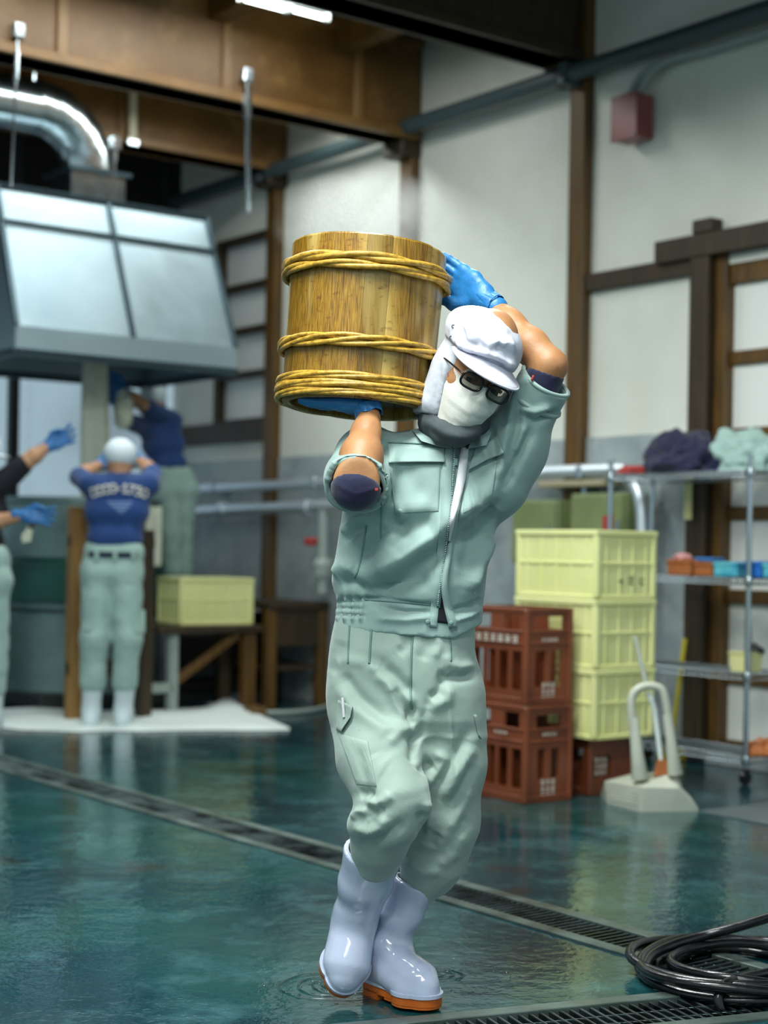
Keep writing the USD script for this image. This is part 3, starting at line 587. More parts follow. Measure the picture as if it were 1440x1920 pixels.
for i in range(4):
    j = (i + 1) % 4; obj('lip', quad(A[i], A[j], Bq[j], Bq[i]), 'steel', hood, smooth=False)
obj('lip_edge', MB().add(*[bar(A[i], A[(i + 1) % 4], 0.03, 0.03) for i in range(4)]), 'seam', hood)
obj('side_sheet', quad(Bq[1], Bq[2], T4[2], T4[1]), 'steel', hood, smooth=False); obj('side_sheet', quad(Bq[3], Bq[0], T4[0], T4[3]), 'steel', hood, smooth=False)
obj('back_sheet', quad(Bq[2], Bq[3], T4[3], T4[2]), 'steel', hood, smooth=False)
obj('top_sheet', quad(T4[0], T4[1], T4[2], T4[3]), 'steel', hood, smooth=False)
gut = MB().add(*[bar(A[i] + np.array([0, 0, .02]), A[(i + 1) % 4] + np.array([0, 0, .02]), 0.05, 0.02) for i in range(4)]); obj('gutter', gut, 'seam', hood)
# duct
TD = 3.72
nB, zBx = on_t(163, 345, TD); rD = 0.165
duct = thing('exhaust_duct', 'bright galvanised elbow duct rising from the steel hood', 'duct', W(TD, nB, zT), ANG)
o = np.array([0, 0, 0.0]); zb = on_t(163, 330, TD)[1] - zT
obj('square_collar', MB().add(bspan((-rD, -rD - 0.02, 0), (rD, rD + 0.02, zb), 0.006)), 'duct', duct)
obj('flange', bspan((-rD - 0.03, -rD - 0.05, zb - 0.012), (rD + 0.03, rD + 0.05, zb + 0.012), 0.004), 'seam', duct)
zc = on_t(40, 195, TD)[1] - zT                            # height of the level run
R = 0.36; segs = 6
pts = [np.array([0, 0, zb]), np.array([0, 0, zc - R])] + [np.array([0, R - R * math.cos(a), zc - R + R * math.sin(a)]) for a in np.linspace(0, math.pi / 2, segs)[1:]] + [np.array([0, 4.5, zc])]
for a, b in zip(pts[:-1], pts[1:]):
    d = (b - a) / np.linalg.norm(b - a); obj('duct_segment', tube([a - d * 0.02, b + d * 0.02], rD, 28, cap=False), 'duct', duct, smooth=50)
for p, q in zip(pts[1:-1], pts[2:]): d = (q - p) / np.linalg.norm(q - p); obj('band', tube([p - d * 0.008, p + d * 0.008], rD + 0.004, 28), 'duct', duct)
# hanger rods
def rod(label, u0, v0, u1, v1, t, r=0.008):
    n0, z0 = on_t(u0, v0, t); n1, z1 = on_t(u1, v1, t); th = thing('hanger_rod', label, 'rod', W(t, n0, z0), ANG); d = np.array([0, n1 - n0, z1 - z0])
    obj('rod', tube([(0, 0, 0), d], r, 8), 'chrome', th); obj('clip', bspan((-0.03, -0.03, -0.03), (0.03, 0.03, 0.05), 0.006), 'chrome', th); obj('turnbuckle', tube([d * 0.12, d * 0.3], r * 1.9, 8), 'chrome', th)
    return th
rod('thin steel rod hanging from the plywood beam to the left end of the hood', 33, 62, 21, 352, 2.40, 0.007)
rod('steel rod with a clip hanging from the plywood beam right of the hood', 462, 145, 466, 398, 2.40, 0.014)
rod('short steel rod beside the square duct collar', 216, 272, 213, 372, 3.46, 0.008)
rod('short steel rod in front of the duct elbow', 66, 112, 64, 150, 3.4, 0.008)
bs = thing('brace_strap', 'pale vertical strap fixed to the rear plywood beam', 'strap', W(3.87, *on_t(248, 265, 3.87)), ANG)
nz0, nz1 = on_t(248, 265, 3.87), on_t(249, 150, 3.87)
obj('strap', bar((0, 0, 0), (0, nz1[0] - nz0[0], nz1[1] - nz0[1]), 0.05, 0.03), mat('strap_pale', '#c8bfa4', 0.6), bs); obj('foot', bspan((-0.02, -0.04, -0.03), (0.02, 0.04, 0.01)), 'chrome', bs)
# lit tubes between the beams
def tube_lamp(label, px0, px1, t, grp):
    n0, z0 = on_t(*px0, t); n1, z1 = on_t(*px1, t); z = (z0 + z1) / 2; th = thing('fluorescent_tube', label, 'lamp', W(t, (n0 + n1) / 2, z), ANG, group=grp); h = abs(n1 - n0) / 2
    obj('tube', tube([(0, -h + 0.02, 0), (0, h - 0.02, 0)], 0.0135, 12), 'tube', th, label='lit white tube')
    obj('batten', bspan((-0.03, -h, 0.035), (0.03, h, 0.085), 0.004), 'sheet', th)
    for e in (-1, 1): obj('holder', bspan((-0.015, e * h - 0.015, -0.02), (0.015, e * h + 0.015, 0.04), 0.003), 'sheet', th)
    obj('hanger', tube([(0, 0, 0.08), (0, 0, 0.35)], 0.005, 6), 'dark_iron', th)
tube_lamp('lit fluorescent tube under the ceiling, the left one of the two', (452, -2), (536, 16), 1.75, None)
tube_lamp('lit fluorescent tube under the ceiling, the right one of the two', (544, 18), (612, 32), 1.75, None)
for i, (nm, t, n, z, w, l, pw) in enumerate(LAMPS[1:]):
    th = thing('ceiling_lamp', ['white lamp housing over the vat behind the steel hood', 'white lamp housing above the walking worker', 'white lamp housing over the drain between worker and wall', 'white lamp housing above the near end of the hall'][i], 'lamp', W(t, n, z), ANG)
    obj('housing', bspan((-w / 2 - 0.02, -l / 2 - 0.02, 0.01), (w / 2 + 0.02, l / 2 + 0.02, 0.07), 0.005), 'sheet', th); obj('rim', MB().add(bspan((-w / 2 - 0.02, -l / 2 - 0.02, -0.02), (-w / 2, l / 2 + 0.02, 0.01)), bspan((w / 2, -l / 2 - 0.02, -0.02), (w / 2 + 0.02, l / 2 + 0.02, 0.01))), 'sheet', th)

# ================================================================== THE WORKER WITH THE TUB
Y0 = 3.70
def P(u, v, d=0.0): return at(u, v, Y0 + d)
BASE = floor_at(752, 1876)
hero = thing('person', 'worker in pale green jacket and trousers carrying a wooden tub on one shoulder', 'person', BASE)
def hpart(name, mesh, m, parent=hero, label=None, smooth=True): return obj(name, mesh, m, parent, label, smooth, world=True)
# head frame
fw = np.array([0.20, -0.88, -0.36]); fw /= np.linalg.norm(fw)
RH = rot_to(fw, (0.47, -0.26, 0.84)); RH[0] *= 1
if RH[0][0] < 0: RH[0] = -RH[0]
HO = P(905, 716, -0.155) - 0.092 * RH[1]
def hd(x, y, z): return HO + np.array([x, y, z]) @ RH
hm = lambda V: HO + np.asarray(V) @ RH
# ---- body: one continuous skin
el_L, wr_L = P(668, 905, -0.235), P(692, 782, -0.105)
sh_L, sh_R = P(690, 862, 0.0), P(940, 858, 0.02)
el_R, wr_R = P(1030, 686, -.05), P(916, 568, 0.06)
f = Field(P(590, 1300, 0.3) - [0, .55, 0], P(1080, 480, 0.3) + [0, 0.1, 0], 0.0062)
f.sections([(P(0, v)[2], P((a + b) / 2, v)[0], Y0 + .01, (b - a) / 2 * Y0 / F, r) for v, a, b, r in ((1260, 660, 850, .09), (1150, 650, 870, .09), (950, 670, 905, .10), (860, 690, 925, .085), (835, 760, 890, .06))], 0.03)
f.cone(P(855, 850, 0.0), hd(0, -0.03, -0.07), 0.055, 0.055, 0.03)
f.chain([(sh_L, .05), (el_L, .045)], 0.03); f.chain([(el_L, .047), (el_L * .6 + wr_L * .4, .045), (el_L * .25 + wr_L * .75, .031), (wr_L, .0265)], 0.02)
f.chain([(sh_R, .05), (P(985, 780, -.015), .044), (el_R, .036)], 0.03)
f.cone(P(1042, 684, -.045), P(1032, 682, -.045), .020, .028, 0.02)
f.chain([(el_R, .035), (el_R * .7 + wr_R * .3, .0385), (el_R * .35 + wr_R * .65, .032), (wr_R, .025)], 0.025)
f.ell(hd(0, -0.005, 0.045), (.074, .097, .105), RH, 0.02); f.ell(hd(0, 0.03, -0.03), (.062, .060, .085), RH, 0.03)
f.cone(hd(0, 0.055, -0.085), hd(0, 0.075, -0.098), .03, .018, 0.025)          # chin
f.cone(hd(0, 0.088, 0.005), hd(0, 0.108, -0.04), .009, .013, 0.012); f.ell(hd(0, 0.098, -0.045), (.018, .012, .01), RH, 0.01)   # nose
for s in (-1, 1):
    f.ell(hd(s * .033, 0.094, 0.002), (.019, .014, .012), RH, 0.008, 'd')      # eye sockets
    f.ell(hd(s * .036, 0.062, -0.030), (.022, .020, .018), RH, 0.02)            # cheekbones
    f.cone(hd(s * .014, 0.094, 0.022), hd(s * .055, 0.078, 0.022), .007, .006, 0.012)   # brows
    f.ell(hd(s * .070, 0.0, -0.01), (.010, .02, .032), RH, 0.01)               # ears
f.cone(hd(-.018, 0.094, -0.068), hd(.018, 0.094, -0.068), .006, .006, 0.008); f.cone(hd(-.016, 0.092, -0.077), hd(.016, 0.092, -0.077), .007, .007, 0.006)   # lips
for s, hip, kn in ((-1, P(695, 1290, 0), P(724, 1520, -.15)), (1, P(832, 1290, 0), P(834, 1490, .0))): f.chain([(hip, .08), (hip * .6 + kn * .4, .07)], 0.03)
body = hpart('body', f.mesh(2), 'skin')
# eyes
for s in (-1, 1):
    e = trimesh.creation.icosphere(3, 0.0125); e.apply_scale((1, 1, 1)); e.vertices = hm(e.vertices + [s * .033, 0.0825, 0.0])
    ey = hpart('eye', e, 'eye', body)
    i = trimesh.creation.icosphere(3, 0.0065); i.vertices = hm(i.vertices * [1, .5, 1] + [s * .033, 0.0930, -0.0065]); hpart('iris', i, 'iris', body)
    lid = smooth_path([(s * .033 + x, 0.0955 - 60 * x * x * 0.3, 0.0015 - 14 * x * x) for x in (-.017, -.009, 0, .009, .017)], 4); hpart('eyelid', tube(hm(lid), 0.0045, 8), 'skin', body)
    br = smooth_path([(s * .014, .101, .019), (s * .032, .099, .023), (s * .054, .084, .018)], 5); hpart('eyebrow', tube(hm(br), 0.0032, 6), 'hair', body)
# ---- trousers
G = Field(P(575, 1700, 0.26) - [0, .52, 0], P(930, 1130, 0.2), 0.0048)
hips = [(1128, 634, 893, .118), (1165, 625, 891, .122), (1200, 618, 891, .128), (1245, 613, 894, .131), (1290, 617, 896, .131), (1330, 624, 898, .126), (1352, 632, 896, .11)]
G.sections([(P(0, v)[2], P((a + b) / 2, v)[0], Y0 + .01, (b - a) / 2 * Y0 / F, r) for v, a, b, r in hips], 0.03)
kL, hL = P(727, 1515, -.165), P(700, 1600, -.075)
G.chain([(P(697, 1320, 0), .088), (P(712, 1420, -.085), .088), (P(738, 1500, -.15), .070), (P(728, 1535, -.155), .066)], 0.05)
G.chain([(P(728, 1530, -.15), .064), (P(712, 1575, -.105), .060), (P(702, 1612, -.07), .054)], 0.03)
G.ell(P(690, 1548, -.15), (.045, .045, .032), None, 0.03)                        # bagged cloth above the boot
G.chain([(P(828, 1310, .01), .092), (P(838, 1430, .0), .082), (P(831, 1540, .015), .075), (P(812, 1610, .04), .066), (P(803, 1634, .05), .056)], 0.05)
G.chain([(P(800, 1636, .05), .05), (P(782, 1672, .05), .042)], 0.02)
G.cone(P(762, 1520, .02), P(758, 1610, .06), .0, .0, 0.01)
TF = [([(705, 1238), (742, 1268), (772, 1302)], 11, -6), ([(700, 1262), (742, 1290), (775, 1322)], 12, 5), ([(690, 1255), (720, 1250), (705, 1245)], 9, 3),
      ([(742, 1285), (757, 1325), (772, 1348)], 8, -7), ([(728, 1282), (742, 1322), (762, 1352)], 9, 5), ([(778, 1322), (766, 1345), (775, 1362)], 8, -6),
      ([(640, 1262), (670, 1305), (730, 1352)], 12, -5), ([(632, 1285), (665, 1330), (720, 1368), (772, 1362)], 13, 5), ([(772, 1364), (748, 1376), (728, 1396)], 9, 4),
      ([(775, 1372), (778, 1400), (776, 1432)], 11, -9), ([(773, 1168), (770, 1230), (770, 1310)], 3, -2.2), ([(768, 1182), (760, 1215), (745, 1225)], 9, -3),
      ([(893, 1262), (862, 1270), (832, 1270), (838, 1262)], 10, -7), ([(890, 1248), (862, 1252), (842, 1245), (836, 1225)], 10, 4), ([(832, 1272), (824, 1298), (806, 1310)], 9, -5), ([(845, 1285), (838, 1312), (800, 1330), (792, 1370)], 11, 4),
      ([(806, 1312), (795, 1345), (788, 1395)], 9, -5), ([(812, 1430), (800, 1438), (790, 1450)], 12, -9), ([(815, 1412), (835, 1425), (822, 1450), (800, 1475)], 9, 5),
      ([(878, 1372), (850, 1425), (812, 1480)], 12, -5), ([(886, 1395), (862, 1445), (828, 1502)], 13, 5), ([(888, 1430), (865, 1478), (840, 1520)], 11, -5), ([(882, 1475), (862, 1520), (845, 1560)], 12, 4), ([(876, 1530), (860, 1565), (835, 1600)], 12, -4), ([(870, 1560), (850, 1600), (822, 1625)], 12, 4),
      ([(800, 1500), (806, 1530), (800, 1552)], 9, 6), ([(788, 1520), (792, 1550), (788, 1570)], 8, -6), ([(820, 1562), (812, 1575), (806, 1590)], 12, -6), ([(760, 1612), (790, 1632), (830, 1636)], 10, 4), ([(768, 1590), (800, 1605), (840, 1600)], 10, -3),
      ([(672, 1490), (688, 1484), (700, 1492)], 9, -9), ([(688, 1500), (706, 1508), (722, 1500), (735, 1488)], 9, 5), ([(690, 1516), (706, 1522), (722, 1514)], 8, -5), ([(660, 1535), (672, 1522), (690, 1520)], 7, 6), ([(664, 1548), (690, 1562), (715, 1552), (724, 1530)], 10, 6), ([(672, 1572), (700, 1580), (735, 1562), (760, 1540)], 12, -6), ([(690, 1535), (700, 1528), (698, 1548)], 6, -3),
      ([(640, 1200), (632, 1240), (614, 1262)], 14, -4), ([(625, 1245), (650, 1238), (690, 1245)], 12, 3), ([(690, 1420), (700, 1440), (720, 1452)], 26, 3), ([(668, 1400), (680, 1440), (690, 1478)], 10, -3), ([(843, 1330), (850, 1400), (855, 1470)], 3, 1.8),
      ([(790, 1160), (800, 1210), (790, 1240)], 12, -3), ([(815, 1170), (825, 1210), (815, 1235)], 8, 2.5), ([(725, 1410), (752, 1450), (765, 1500)], 26, 3)]
tm = folds(G.mesh(2), TF, (1.2, 20), 1.9)
tr = hpart('trousers', tm, 'trousers'); dT = depth_of(tm)
hpart('cargo_flap', patch([(633, 1312), (648, 1318), (661, 1325)], [(630, 1366), (640, 1372), (657, 1345)], dT, 0.008, 0.004, curl=0.006), 'trousers', tr)
hpart('cargo_flap', patch([(888, 1340), (894, 1340)], [(897, 1380), (903, 1386)], dT, 0.004, 0.004, n=8), 'trousers', tr)
hpart('cargo_pocket', patch([(634, 1375), (690, 1390)], [(668, 1470), (706, 1474)], dT, 0.003, 0.003), 'trousers', tr)
hpart('fly_seam', ribbon([(775, 1170), (771, 1230), (770, 1300), (772, 1330)], 4, dT, 0.0025), 'jacket_dark', tr)
hpart('pocket_piping', ribbon([(697, 1170), (694, 1210), (692, 1244)], 4, dT, 0.002), 'jacket_dark', tr)
hpart('pocket_piping', ribbon([(841, 1170), (845, 1210), (846, 1240)], 3, dT, 0.002), 'jacket_dark', tr)
hpart('pocket_piping', ribbon([(655, 1172), (653, 1210), (652, 1244)], 3, dT, 0.002), 'jacket_dark', tr)
hpart('pen', tube([P(642, 1308, float(dT(np.array(642.), np.array(1308.))) - Y0 - .012), P(645, 1345, float(dT(np.array(645.), np.array(1345.))) - Y0 - .014)], 0.0035, 8), 'white_cloth', tr, label='white pen clipped to the leg pocket')
# ---- jacket
J = Field(P(585, 1195, 0.2) - [0, .5, 0], P(1075, 660, 0.2) + [0, .02, 0], 0.0046)
js = [(792, 770, 900, .06), (812, 705, 915, .078), (832, 668, 926, .098), (860, 655, 938, .115), (900, 648, 938, .126), (950, 642, 933, .131), (1000, 634, 925, .132), (1045, 627, 917, .134), (1080, 622, 912, .136), (1100, 627, 909, .130), (1118, 634, 906, .124), (1130, 632, 906, .125), (1190, 624, 902, .127)]
J.sections([(P(0, v)[2], P((a + b) / 2, v)[0], Y0 + .01, (b - a) / 2 * Y0 / F, r) for v, a, b, r in js], 0.03)
hemz = lambda u: np.interp(u, [615, 690, 835, 850, 906], [1165, 1168, 1178, 1178, 1152])
X, Z = J.ax[0][:, None, None], J.ax[2][None, None, :]
J.F = np.maximum(J.F, (np.array([P(0, hemz(720 + x / Y0 * F))[2] for x in J.ax[0]])[:, None, None] - Z).astype(np.float32) + 0 * J.F)
dL = el_L - P(690, 862, -.01); dLn = dL / np.linalg.norm(dL); rimL = P(667, 912, -.215)
J.cone(P(690, 862, -.01), P(668, 898, -.15), .080, .070, 0.035)
J.cone(P(668, 898, -.15), P(667, 914, -.26), .070, .068, 0.012, clip=[(rimL, dLn + np.array([0, 0, -.25]))])
J.cone(P(672, 898, -.13), P(666, 914, -.30), .056, .061, 0.006, 'd')
cuR = P(1022, 716, -.05); dR = P(1030, 690, 0.) - P(962, 828, 0.); dRn = np.array([0.46, -.42, 0.78]); dRn /= np.linalg.norm(dRn)
J.chain([(P(925, 905, .0), .085), (P(957, 838, .0), .080), (P(988, 770, -.02), .066)], 0.04)
J.cone(P(990, 772, -.02), cuR + dRn * .03, .064, .062, 0.012, clip=[(cuR, dRn)])
J.cone(cuR - dRn * .05, cuR + dRn * .05, .050, .056, 0.006, 'd')
J.cone(P(860, 800, -.16), P(870, 850, -.14), .04, .03, 0.02, 'd')                # open neck
jm = J.mesh(2)
JF = [([(902, 905), (862, 965), (815, 1005), (745, 1055), (672, 1095)], 26, 11), ([(900, 985), (862, 1000), (808, 1045), (742, 1090), (690, 1112)], 24, -9), ([(700, 1110), (760, 1098), (810, 1085)], 18, -5), ([(820, 985), (770, 990), (720, 975)], 24, -6), ([(812, 950), (760, 958), (700, 950)], 16, 3),
      ([(725, 985), (700, 1015), (685, 1050)], 12, -5), ([(748, 955), (752, 965), (746, 972)], 6, 4), ([(740, 965), (760, 1010), (735, 1040)], 16, -4),
      ([(925, 950), (895, 1010), (872, 1075)], 20, -6), ([(922, 1000), (902, 1050), (880, 1110)], 14, 8), ([(915, 1050), (905, 1090), (895, 1115)], 9, -6), ([(930, 905), (905, 950), (870, 960), (850, 970)], 16, 5), ([(870, 970), (905, 960), (925, 945)], 12, -4),
      ([(625, 1075), (648, 1062), (670, 1068)], 15, 6), ([(640, 1095), (660, 1090), (690, 1105)], 10, -5), ([(640, 1000), (655, 980), (680, 965)], 10, 4), ([(645, 1020), (660, 1000), (690, 985)], 9, -4),
      ([(640, 990), (662, 962), (690, 950)], 8, -3), ([(632, 862), (622, 885), (615, 905)], 7, 3), ([(645, 862), (630, 890), (622, 915)], 6, -3), ([(722, 850), (714, 880), (712, 905)], 6, 4), ([(730, 830), (722, 870), (716, 920)], 8, -6), ([(735, 850), (728, 900), (722, 950)], 8, 3),
      ([(985, 700), (965, 750), (955, 800)], 8, 4), ([(1000, 800), (975, 850), (945, 910)], 9, -5), ([(960, 790), (945, 850), (930, 900)], 12, 5), ([(975, 770), (962, 820), (950, 870)], 8, -4), ([(985, 800), (965, 850)], 7, 3), ([(920, 800), (925, 840), (935, 880)], 9, -5), ([(900, 820), (915, 860)], 8, 4),
      ([(985, 778), (1005, 792), (1040, 772)], 6, -4), ([(972, 768), (1000, 772), (1035, 762)], 7, 3), ([(700, 812), (740, 825), (800, 830)], 14, 3), ([(760, 870), (770, 900), (800, 930)], 22, -3), ([(700, 1133), (760, 1150), (820, 1145)], 7, -3), ([(705, 1160), (760, 1162), (810, 1156)], 6, 2), ([(850, 1148), (875, 1145), (900, 1132)], 6, -3), ([(850, 1165), (880, 1155), (900, 1142)], 5, 2.5),
      ([(640, 1121), (760, 1130), (832, 1137)], 4, -3), ([(846, 1143), (880, 1135), (905, 1122)], 4, -3)]
for k in range(8): JF.append(([(634 + k * 7.4, 1119), (633 + k * 7.4, 1142), (632 + k * 7.4, 1166)], 3.0, 3.2 if k % 2 == 0 else -0.5))
for v in (1127, 1140, 1153): JF.append(([(626, v), (655, v + 1), (684, v + 2)], 2.2, -2.2))
jm = folds(jm, JF, (1.6, 18), 3.0)
jk = hpart('jacket', jm, 'jacket'); dJ = depth_of(jm); dTJ = depth_of(tm)
fl = hpart('pocket_flap', patch([(728, 834), (780, 836), (833, 840)], [(729, 868), (785, 867), (834, 867)], dJ, 0.004, 0.004, curl=0.008), 'jacket', jk)
hpart('pocket_flap', patch([(892, 838), (915, 828), (930, 818)], [(878, 882), (915, 862), (946, 850)], dJ, 0.004, 0.004, curl=0.010), 'jacket', jk)
hpart('chest_pocket', patch([(730, 868), (826, 867)], [(740, 962), (822, 958)], dJ, 0.0022, 0.002), 'jacket', jk)
hpart('chest_pocket', patch([(872, 890), (932, 866)], [(868, 962), (922, 940)], dJ, 0.0022, 0.002), 'jacket', jk)
hpart('front_placket', ribbon([(845, 836), (838, 880), (836, 950), (828, 1040), (818, 1110), (812, 1176)], [16, 18, 18, 18, 16, 14], dJ, 0.004, 0.003, 60), 'jacket', jk)
hpart('front_placket', ribbon([(868, 850), (864, 900), (856, 960), (842, 1040), (834, 1090), (838, 1130), (850, 1177)], [14, 12, 10, 10, 12, 14, 16], dJ, 0.010, 0.006, 60), 'jacket', jk)
hpart('white_lining', ribbon([(872, 838), (864, 900), (852, 955), (842, 1015)], [14, 17, 13, 4], dJ, 0.013, 0.005), 'white_cloth', jk, label='white inner edge strip of the jacket front')
hpart('zip_tape', ribbon([(853, 832), (852, 870), (848, 940), (838, 1030), (828, 1090), (822, 1140)], [5, 6, 7, 7, 8, 6], dJ, 0.005, 0.003, 60), 'jacket_dark', jk)
teeth = MB()
for q in resample([(851, 836), (852, 870), (847, 940), (836, 1030), (826, 1095), (821, 1135)], 90): teeth.add(bx(P(q[0], q[1], float(dJ(np.array(q[0]), np.array(q[1]))) - Y0 - .0075), (.004, .003, .0022), .0005))
hpart('zip_teeth', teeth, 'chrome', jk)
hpart('zip_pull', MB().add(bx(P(855, 866, float(dJ(np.array(855.), np.array(866.))) - Y0 - .012), (.008, .004, .016), .002)), 'jacket_dark', jk)
hpart('shirt_front', patch([(814, 1120), (838, 1120)], [(813, 1166), (842, 1170)], dJ, 0.002, 0.003, 12), 'dark_shirt', jk, label='dark shirt showing at the open jacket hem')
hpart('collar', patch([(772, 806), (800, 800), (812, 800)], [(790, 828), (822, 838), (850, 842)], dJ, 0.012, 0.005, curl=0.006), 'jacket', jk)
hpart('collar', patch([(902, 786), (912, 800), (922, 812)], [(876, 842), (892, 840), (912, 836)], dJ, 0.016, 0.005, curl=0.004), 'jacket', jk)
hpart('yoke_seam', ribbon([(728, 829), (780, 831), (834, 835)], 2.5, dJ, 0.002), 'jacket_dark', jk)
hpart('side_pocket_seam', ribbon([(686, 985), (680, 1030), (672, 1065), (664, 1085)], 3, dJ, 0.002), 'jacket_dark', jk)
hpart('side_pocket_seam', ribbon([(716, 905), (715, 960), (714, 1010)], 2, dJ, 0.0015), 'jacket_dark', jk)
hpart('waist_seam', ribbon([(684, 1124), (760, 1130), (818, 1136)], 2.5, dJ, 0.0015), 'jacket_dark', jk)
hpart('snap_button', lathe([(0, 0), (.0055, 0), (.0055, .002), (.003, .0032), (0, .0028)], 14).apply_transform(trimesh.transformations.rotation_matrix(math.pi / 2, (1, 0, 0))).apply_translation(P(802, 1166, float(dJ(np.array(802.), np.array(1166.))) - Y0 - .004)), 'jacket_dark', jk)
hpart('snap_button', lathe([(0, 0), (.0055, 0), (.0055, .002), (.003, .0032), (0, .0028)], 14).apply_transform(trimesh.transformations.rotation_matrix(math.pi / 2, (1, 0, 0))).apply_translation(P(846, 1168, float(dJ(np.array(846.), np.array(1168.))) - Y0 - .018)), 'jacket_dark', jk)
th_ = np.linspace(0, 2 * np.pi, 25)[:-1]
# rolled cuff edges
def ring(c, axis, r, tr_, wob=0.0, ph=0):
    ax = np.asarray(axis, float) / np.linalg.norm(axis); a = np.cross(ax, (0, 0, 1.0)); a /= np.linalg.norm(a); b = np.cross(ax, a); t = np.linspace(0, 2 * np.pi, 49)[:-1]
    return tube([c + (r + wob * math.sin(3 * x + ph)) * (math.cos(x) * a + math.sin(x) * b) for x in t], tr_, 8, True)
hpart('cuff_edge', ring(rimL - dLn * .004, dLn + np.array([0, 0, -.25]), .064, .0055, .003), 'jacket', jk)
hpart('cuff_edge', ring(cuR, dRn, .0585, .0055, .003), 'jacket', jk)
hpart('cuff_band', MB().add(ring(cuR - .05 * dRn, dRn, .0645, .006, .002, 1)), 'jacket', jk)
# navy undersleeves
S = Field(P(610, 965, -.42), P(730, 860, .0), 0.0045); S.chain([(P(675, 890, -.10), .05), (P(668, 911, -.232), .0555)], 0.02); S.cone(el_L + (wr_L - el_L) * 0.12, wr_L, .056, .05, .012, 'd'); 
us = hpart('undershirt_sleeve', folds(S.mesh(2), [([(625, 905), (665, 928), (710, 915)], 5, 1.5), ([(628, 925), (665, 945), (708, 930)], 5, 1.2)], (1, 40)), 'navy', label='navy undershirt sleeve')
S = Field(P(960, 790, -.1), P(1075, 660, .1), 0.0045); S.chain([(P(985, 780, -.015), .049), (P(1028, 692, -.048), .0425)], 0.02); S.half(P(1029, 700, -.048), (.30, -.15, .9)); hpart('undershirt_sleeve', S.mesh(2), 'navy', label='navy undershirt sleeve')
hpart('sleeve_tag', bx(P(706, 918, -.285), (.007, .004, .006), .001), 'red')
hpart('sleeve_tag', tube([P(1000, 704, -.105), P(997, 713, -.107)], .003, 6), 'red')
# ---- scarf and veil
S = Field(P(770, 860, -.34), P(940, 740, .16), 0.0046)
S.chain([(P(806, 768, .03), .028), (P(812, 793, -.06), .030), (P(834, 811, -.115), .026), (P(860, 818, -.135), .021), (P(884, 809, -.125), .018), (P(898, 796, -.07), .02), (P(898, 785, .02), .03), (P(860, 770, .09), .035), (P(806, 768, .03), .03)], 0.02)
S.cone(P(852, 826, 0.01), P(862, 790, -.02), .060, .060, 0.03)
sc = hpart('scarf', folds(S.mesh(2), [([(800, 790), (835, 812), (880, 822)], 7, 5), ([(798, 805), (830, 828), (870, 838)], 6, -4), ([(815, 780), (845, 800), (890, 806)], 5, -4), ([(806, 770), (822, 790), (850, 806)], 5, 3)], (1.5, 35)), 'scarf')
S = Field(HO - .22, HO + .22, 0.0045)
S.ell(hd(0, -0.012, 0.035), (.083, .104, .115), RH, 0.02); S.cone(hd(0, -0.03, -0.03), hd(.0, -0.02, -0.13), .078, .070, 0.03); S.cone(hd(-.04, .0, -.02), hd(-.04, .01, -.10), .048, .04, 0.02)
S.cone(hd(.004, .052, .03), hd(.016, .055, -.15), .065, .044, .012, 'd', None); S.cone(hd(.006, .12, .03), hd(.024, .12, -.2), .084, .056, .012, 'd', None)
S.half(hd(0, 0, .075), RH[2]); S.half(P(840, 792, 0), (-0.25, 0, -1))
hpart('head_veil', folds(S.mesh(2), [([(838, 668), (832, 710), (822, 760)], 7, 4), ([(850, 680), (838, 730), (836, 790)], 6, -3), ([(826, 680), (822, 720), (814, 760)], 5, -3), ([(845, 740), (846, 770), (856, 800)], 5, 3)], (1.5, 40)), 'veil', label='white cloth veil under the cap')
# ---- cap
S = Field(HO - .24, HO + .24, 0.0042)
S.ell(hd(-.013, -0.012, 0.080), (.090, .106, .057), RH, 0.02); S.ell(hd(-.018, 0.008, 0.066), (.074, .09, .060), RH, .03); S.ell(hd(0, -.006, .055), (.083, .104, .07), RH, .02)
S.half(hd(0, 0.0, 0.040), -RH[2] + 0.05 * RH[1])
capF = [([(842, 600), (838, 630), (836, 660)], 3, -1.5), ([(955, 640), (962, 665), (960, 690)], 6, 5), ([(870, 598), (885, 625), (880, 655)], 9, 3), ([(862, 600), (876, 640), (898, 648), (905, 612), (895, 592)], 3, -1.5), ([(835, 612), (842, 650), (848, 665)], 3, -1.5), ([(848, 640), (880, 655), (930, 668), (968, 690)], 6, 5), ([(846, 652), (890, 668), (940, 684), (960, 702)], 5, -4), ([(915, 600), (935, 625), (950, 640)], 10, -4), ([(930, 645), (950, 655), (968, 672)], 7, -4), ([(925, 600), (945, 620), (958, 650)], 8, 4), ([(895, 625), (915, 650), (912, 665)], 6, 3), ([(920, 645), (935, 640), (950, 648)], 6, 4), ([(880, 585), (892, 620), (905, 650)], 3, -1.2), ([(955, 670), (950, 690), (955, 705)], 5, 3)]
cm = folds(S.mesh(2), capF, (3.0, 22), 1.8); cp_ = hpart('cap', cm, 'cap', label='white cotton work cap')
na, nr = 33, 9; PFb = np.zeros((nr, na, 3)); PBb = np.zeros((nr, na, 3))
for i, rr in enumerate(np.linspace(0, 1, nr)):
    for j, a in enumerate(np.linspace(-1.25, 1.25, na)):
        ext = 0.062 * max(0.0, math.cos(a * 1.16)) ** 0.6; x0, y0 = .079 * math.sin(a), -.004 + .098 * math.cos(a)
        L = rr * ext; x, y = x0 + L * math.sin(a) * .55, y0 + L * (0.9 + 0.1 * math.cos(a))
        z = .046 - 0.40 * L - 1.2 * L * L - 0.014 * (1 - math.cos(a)) ; PFb[i, j] = hd(x, y, z + .004); PBb[i, j] = hd(x, y, z)
hpart('brim', slab(PFb, PBb), 'cap', cp_)
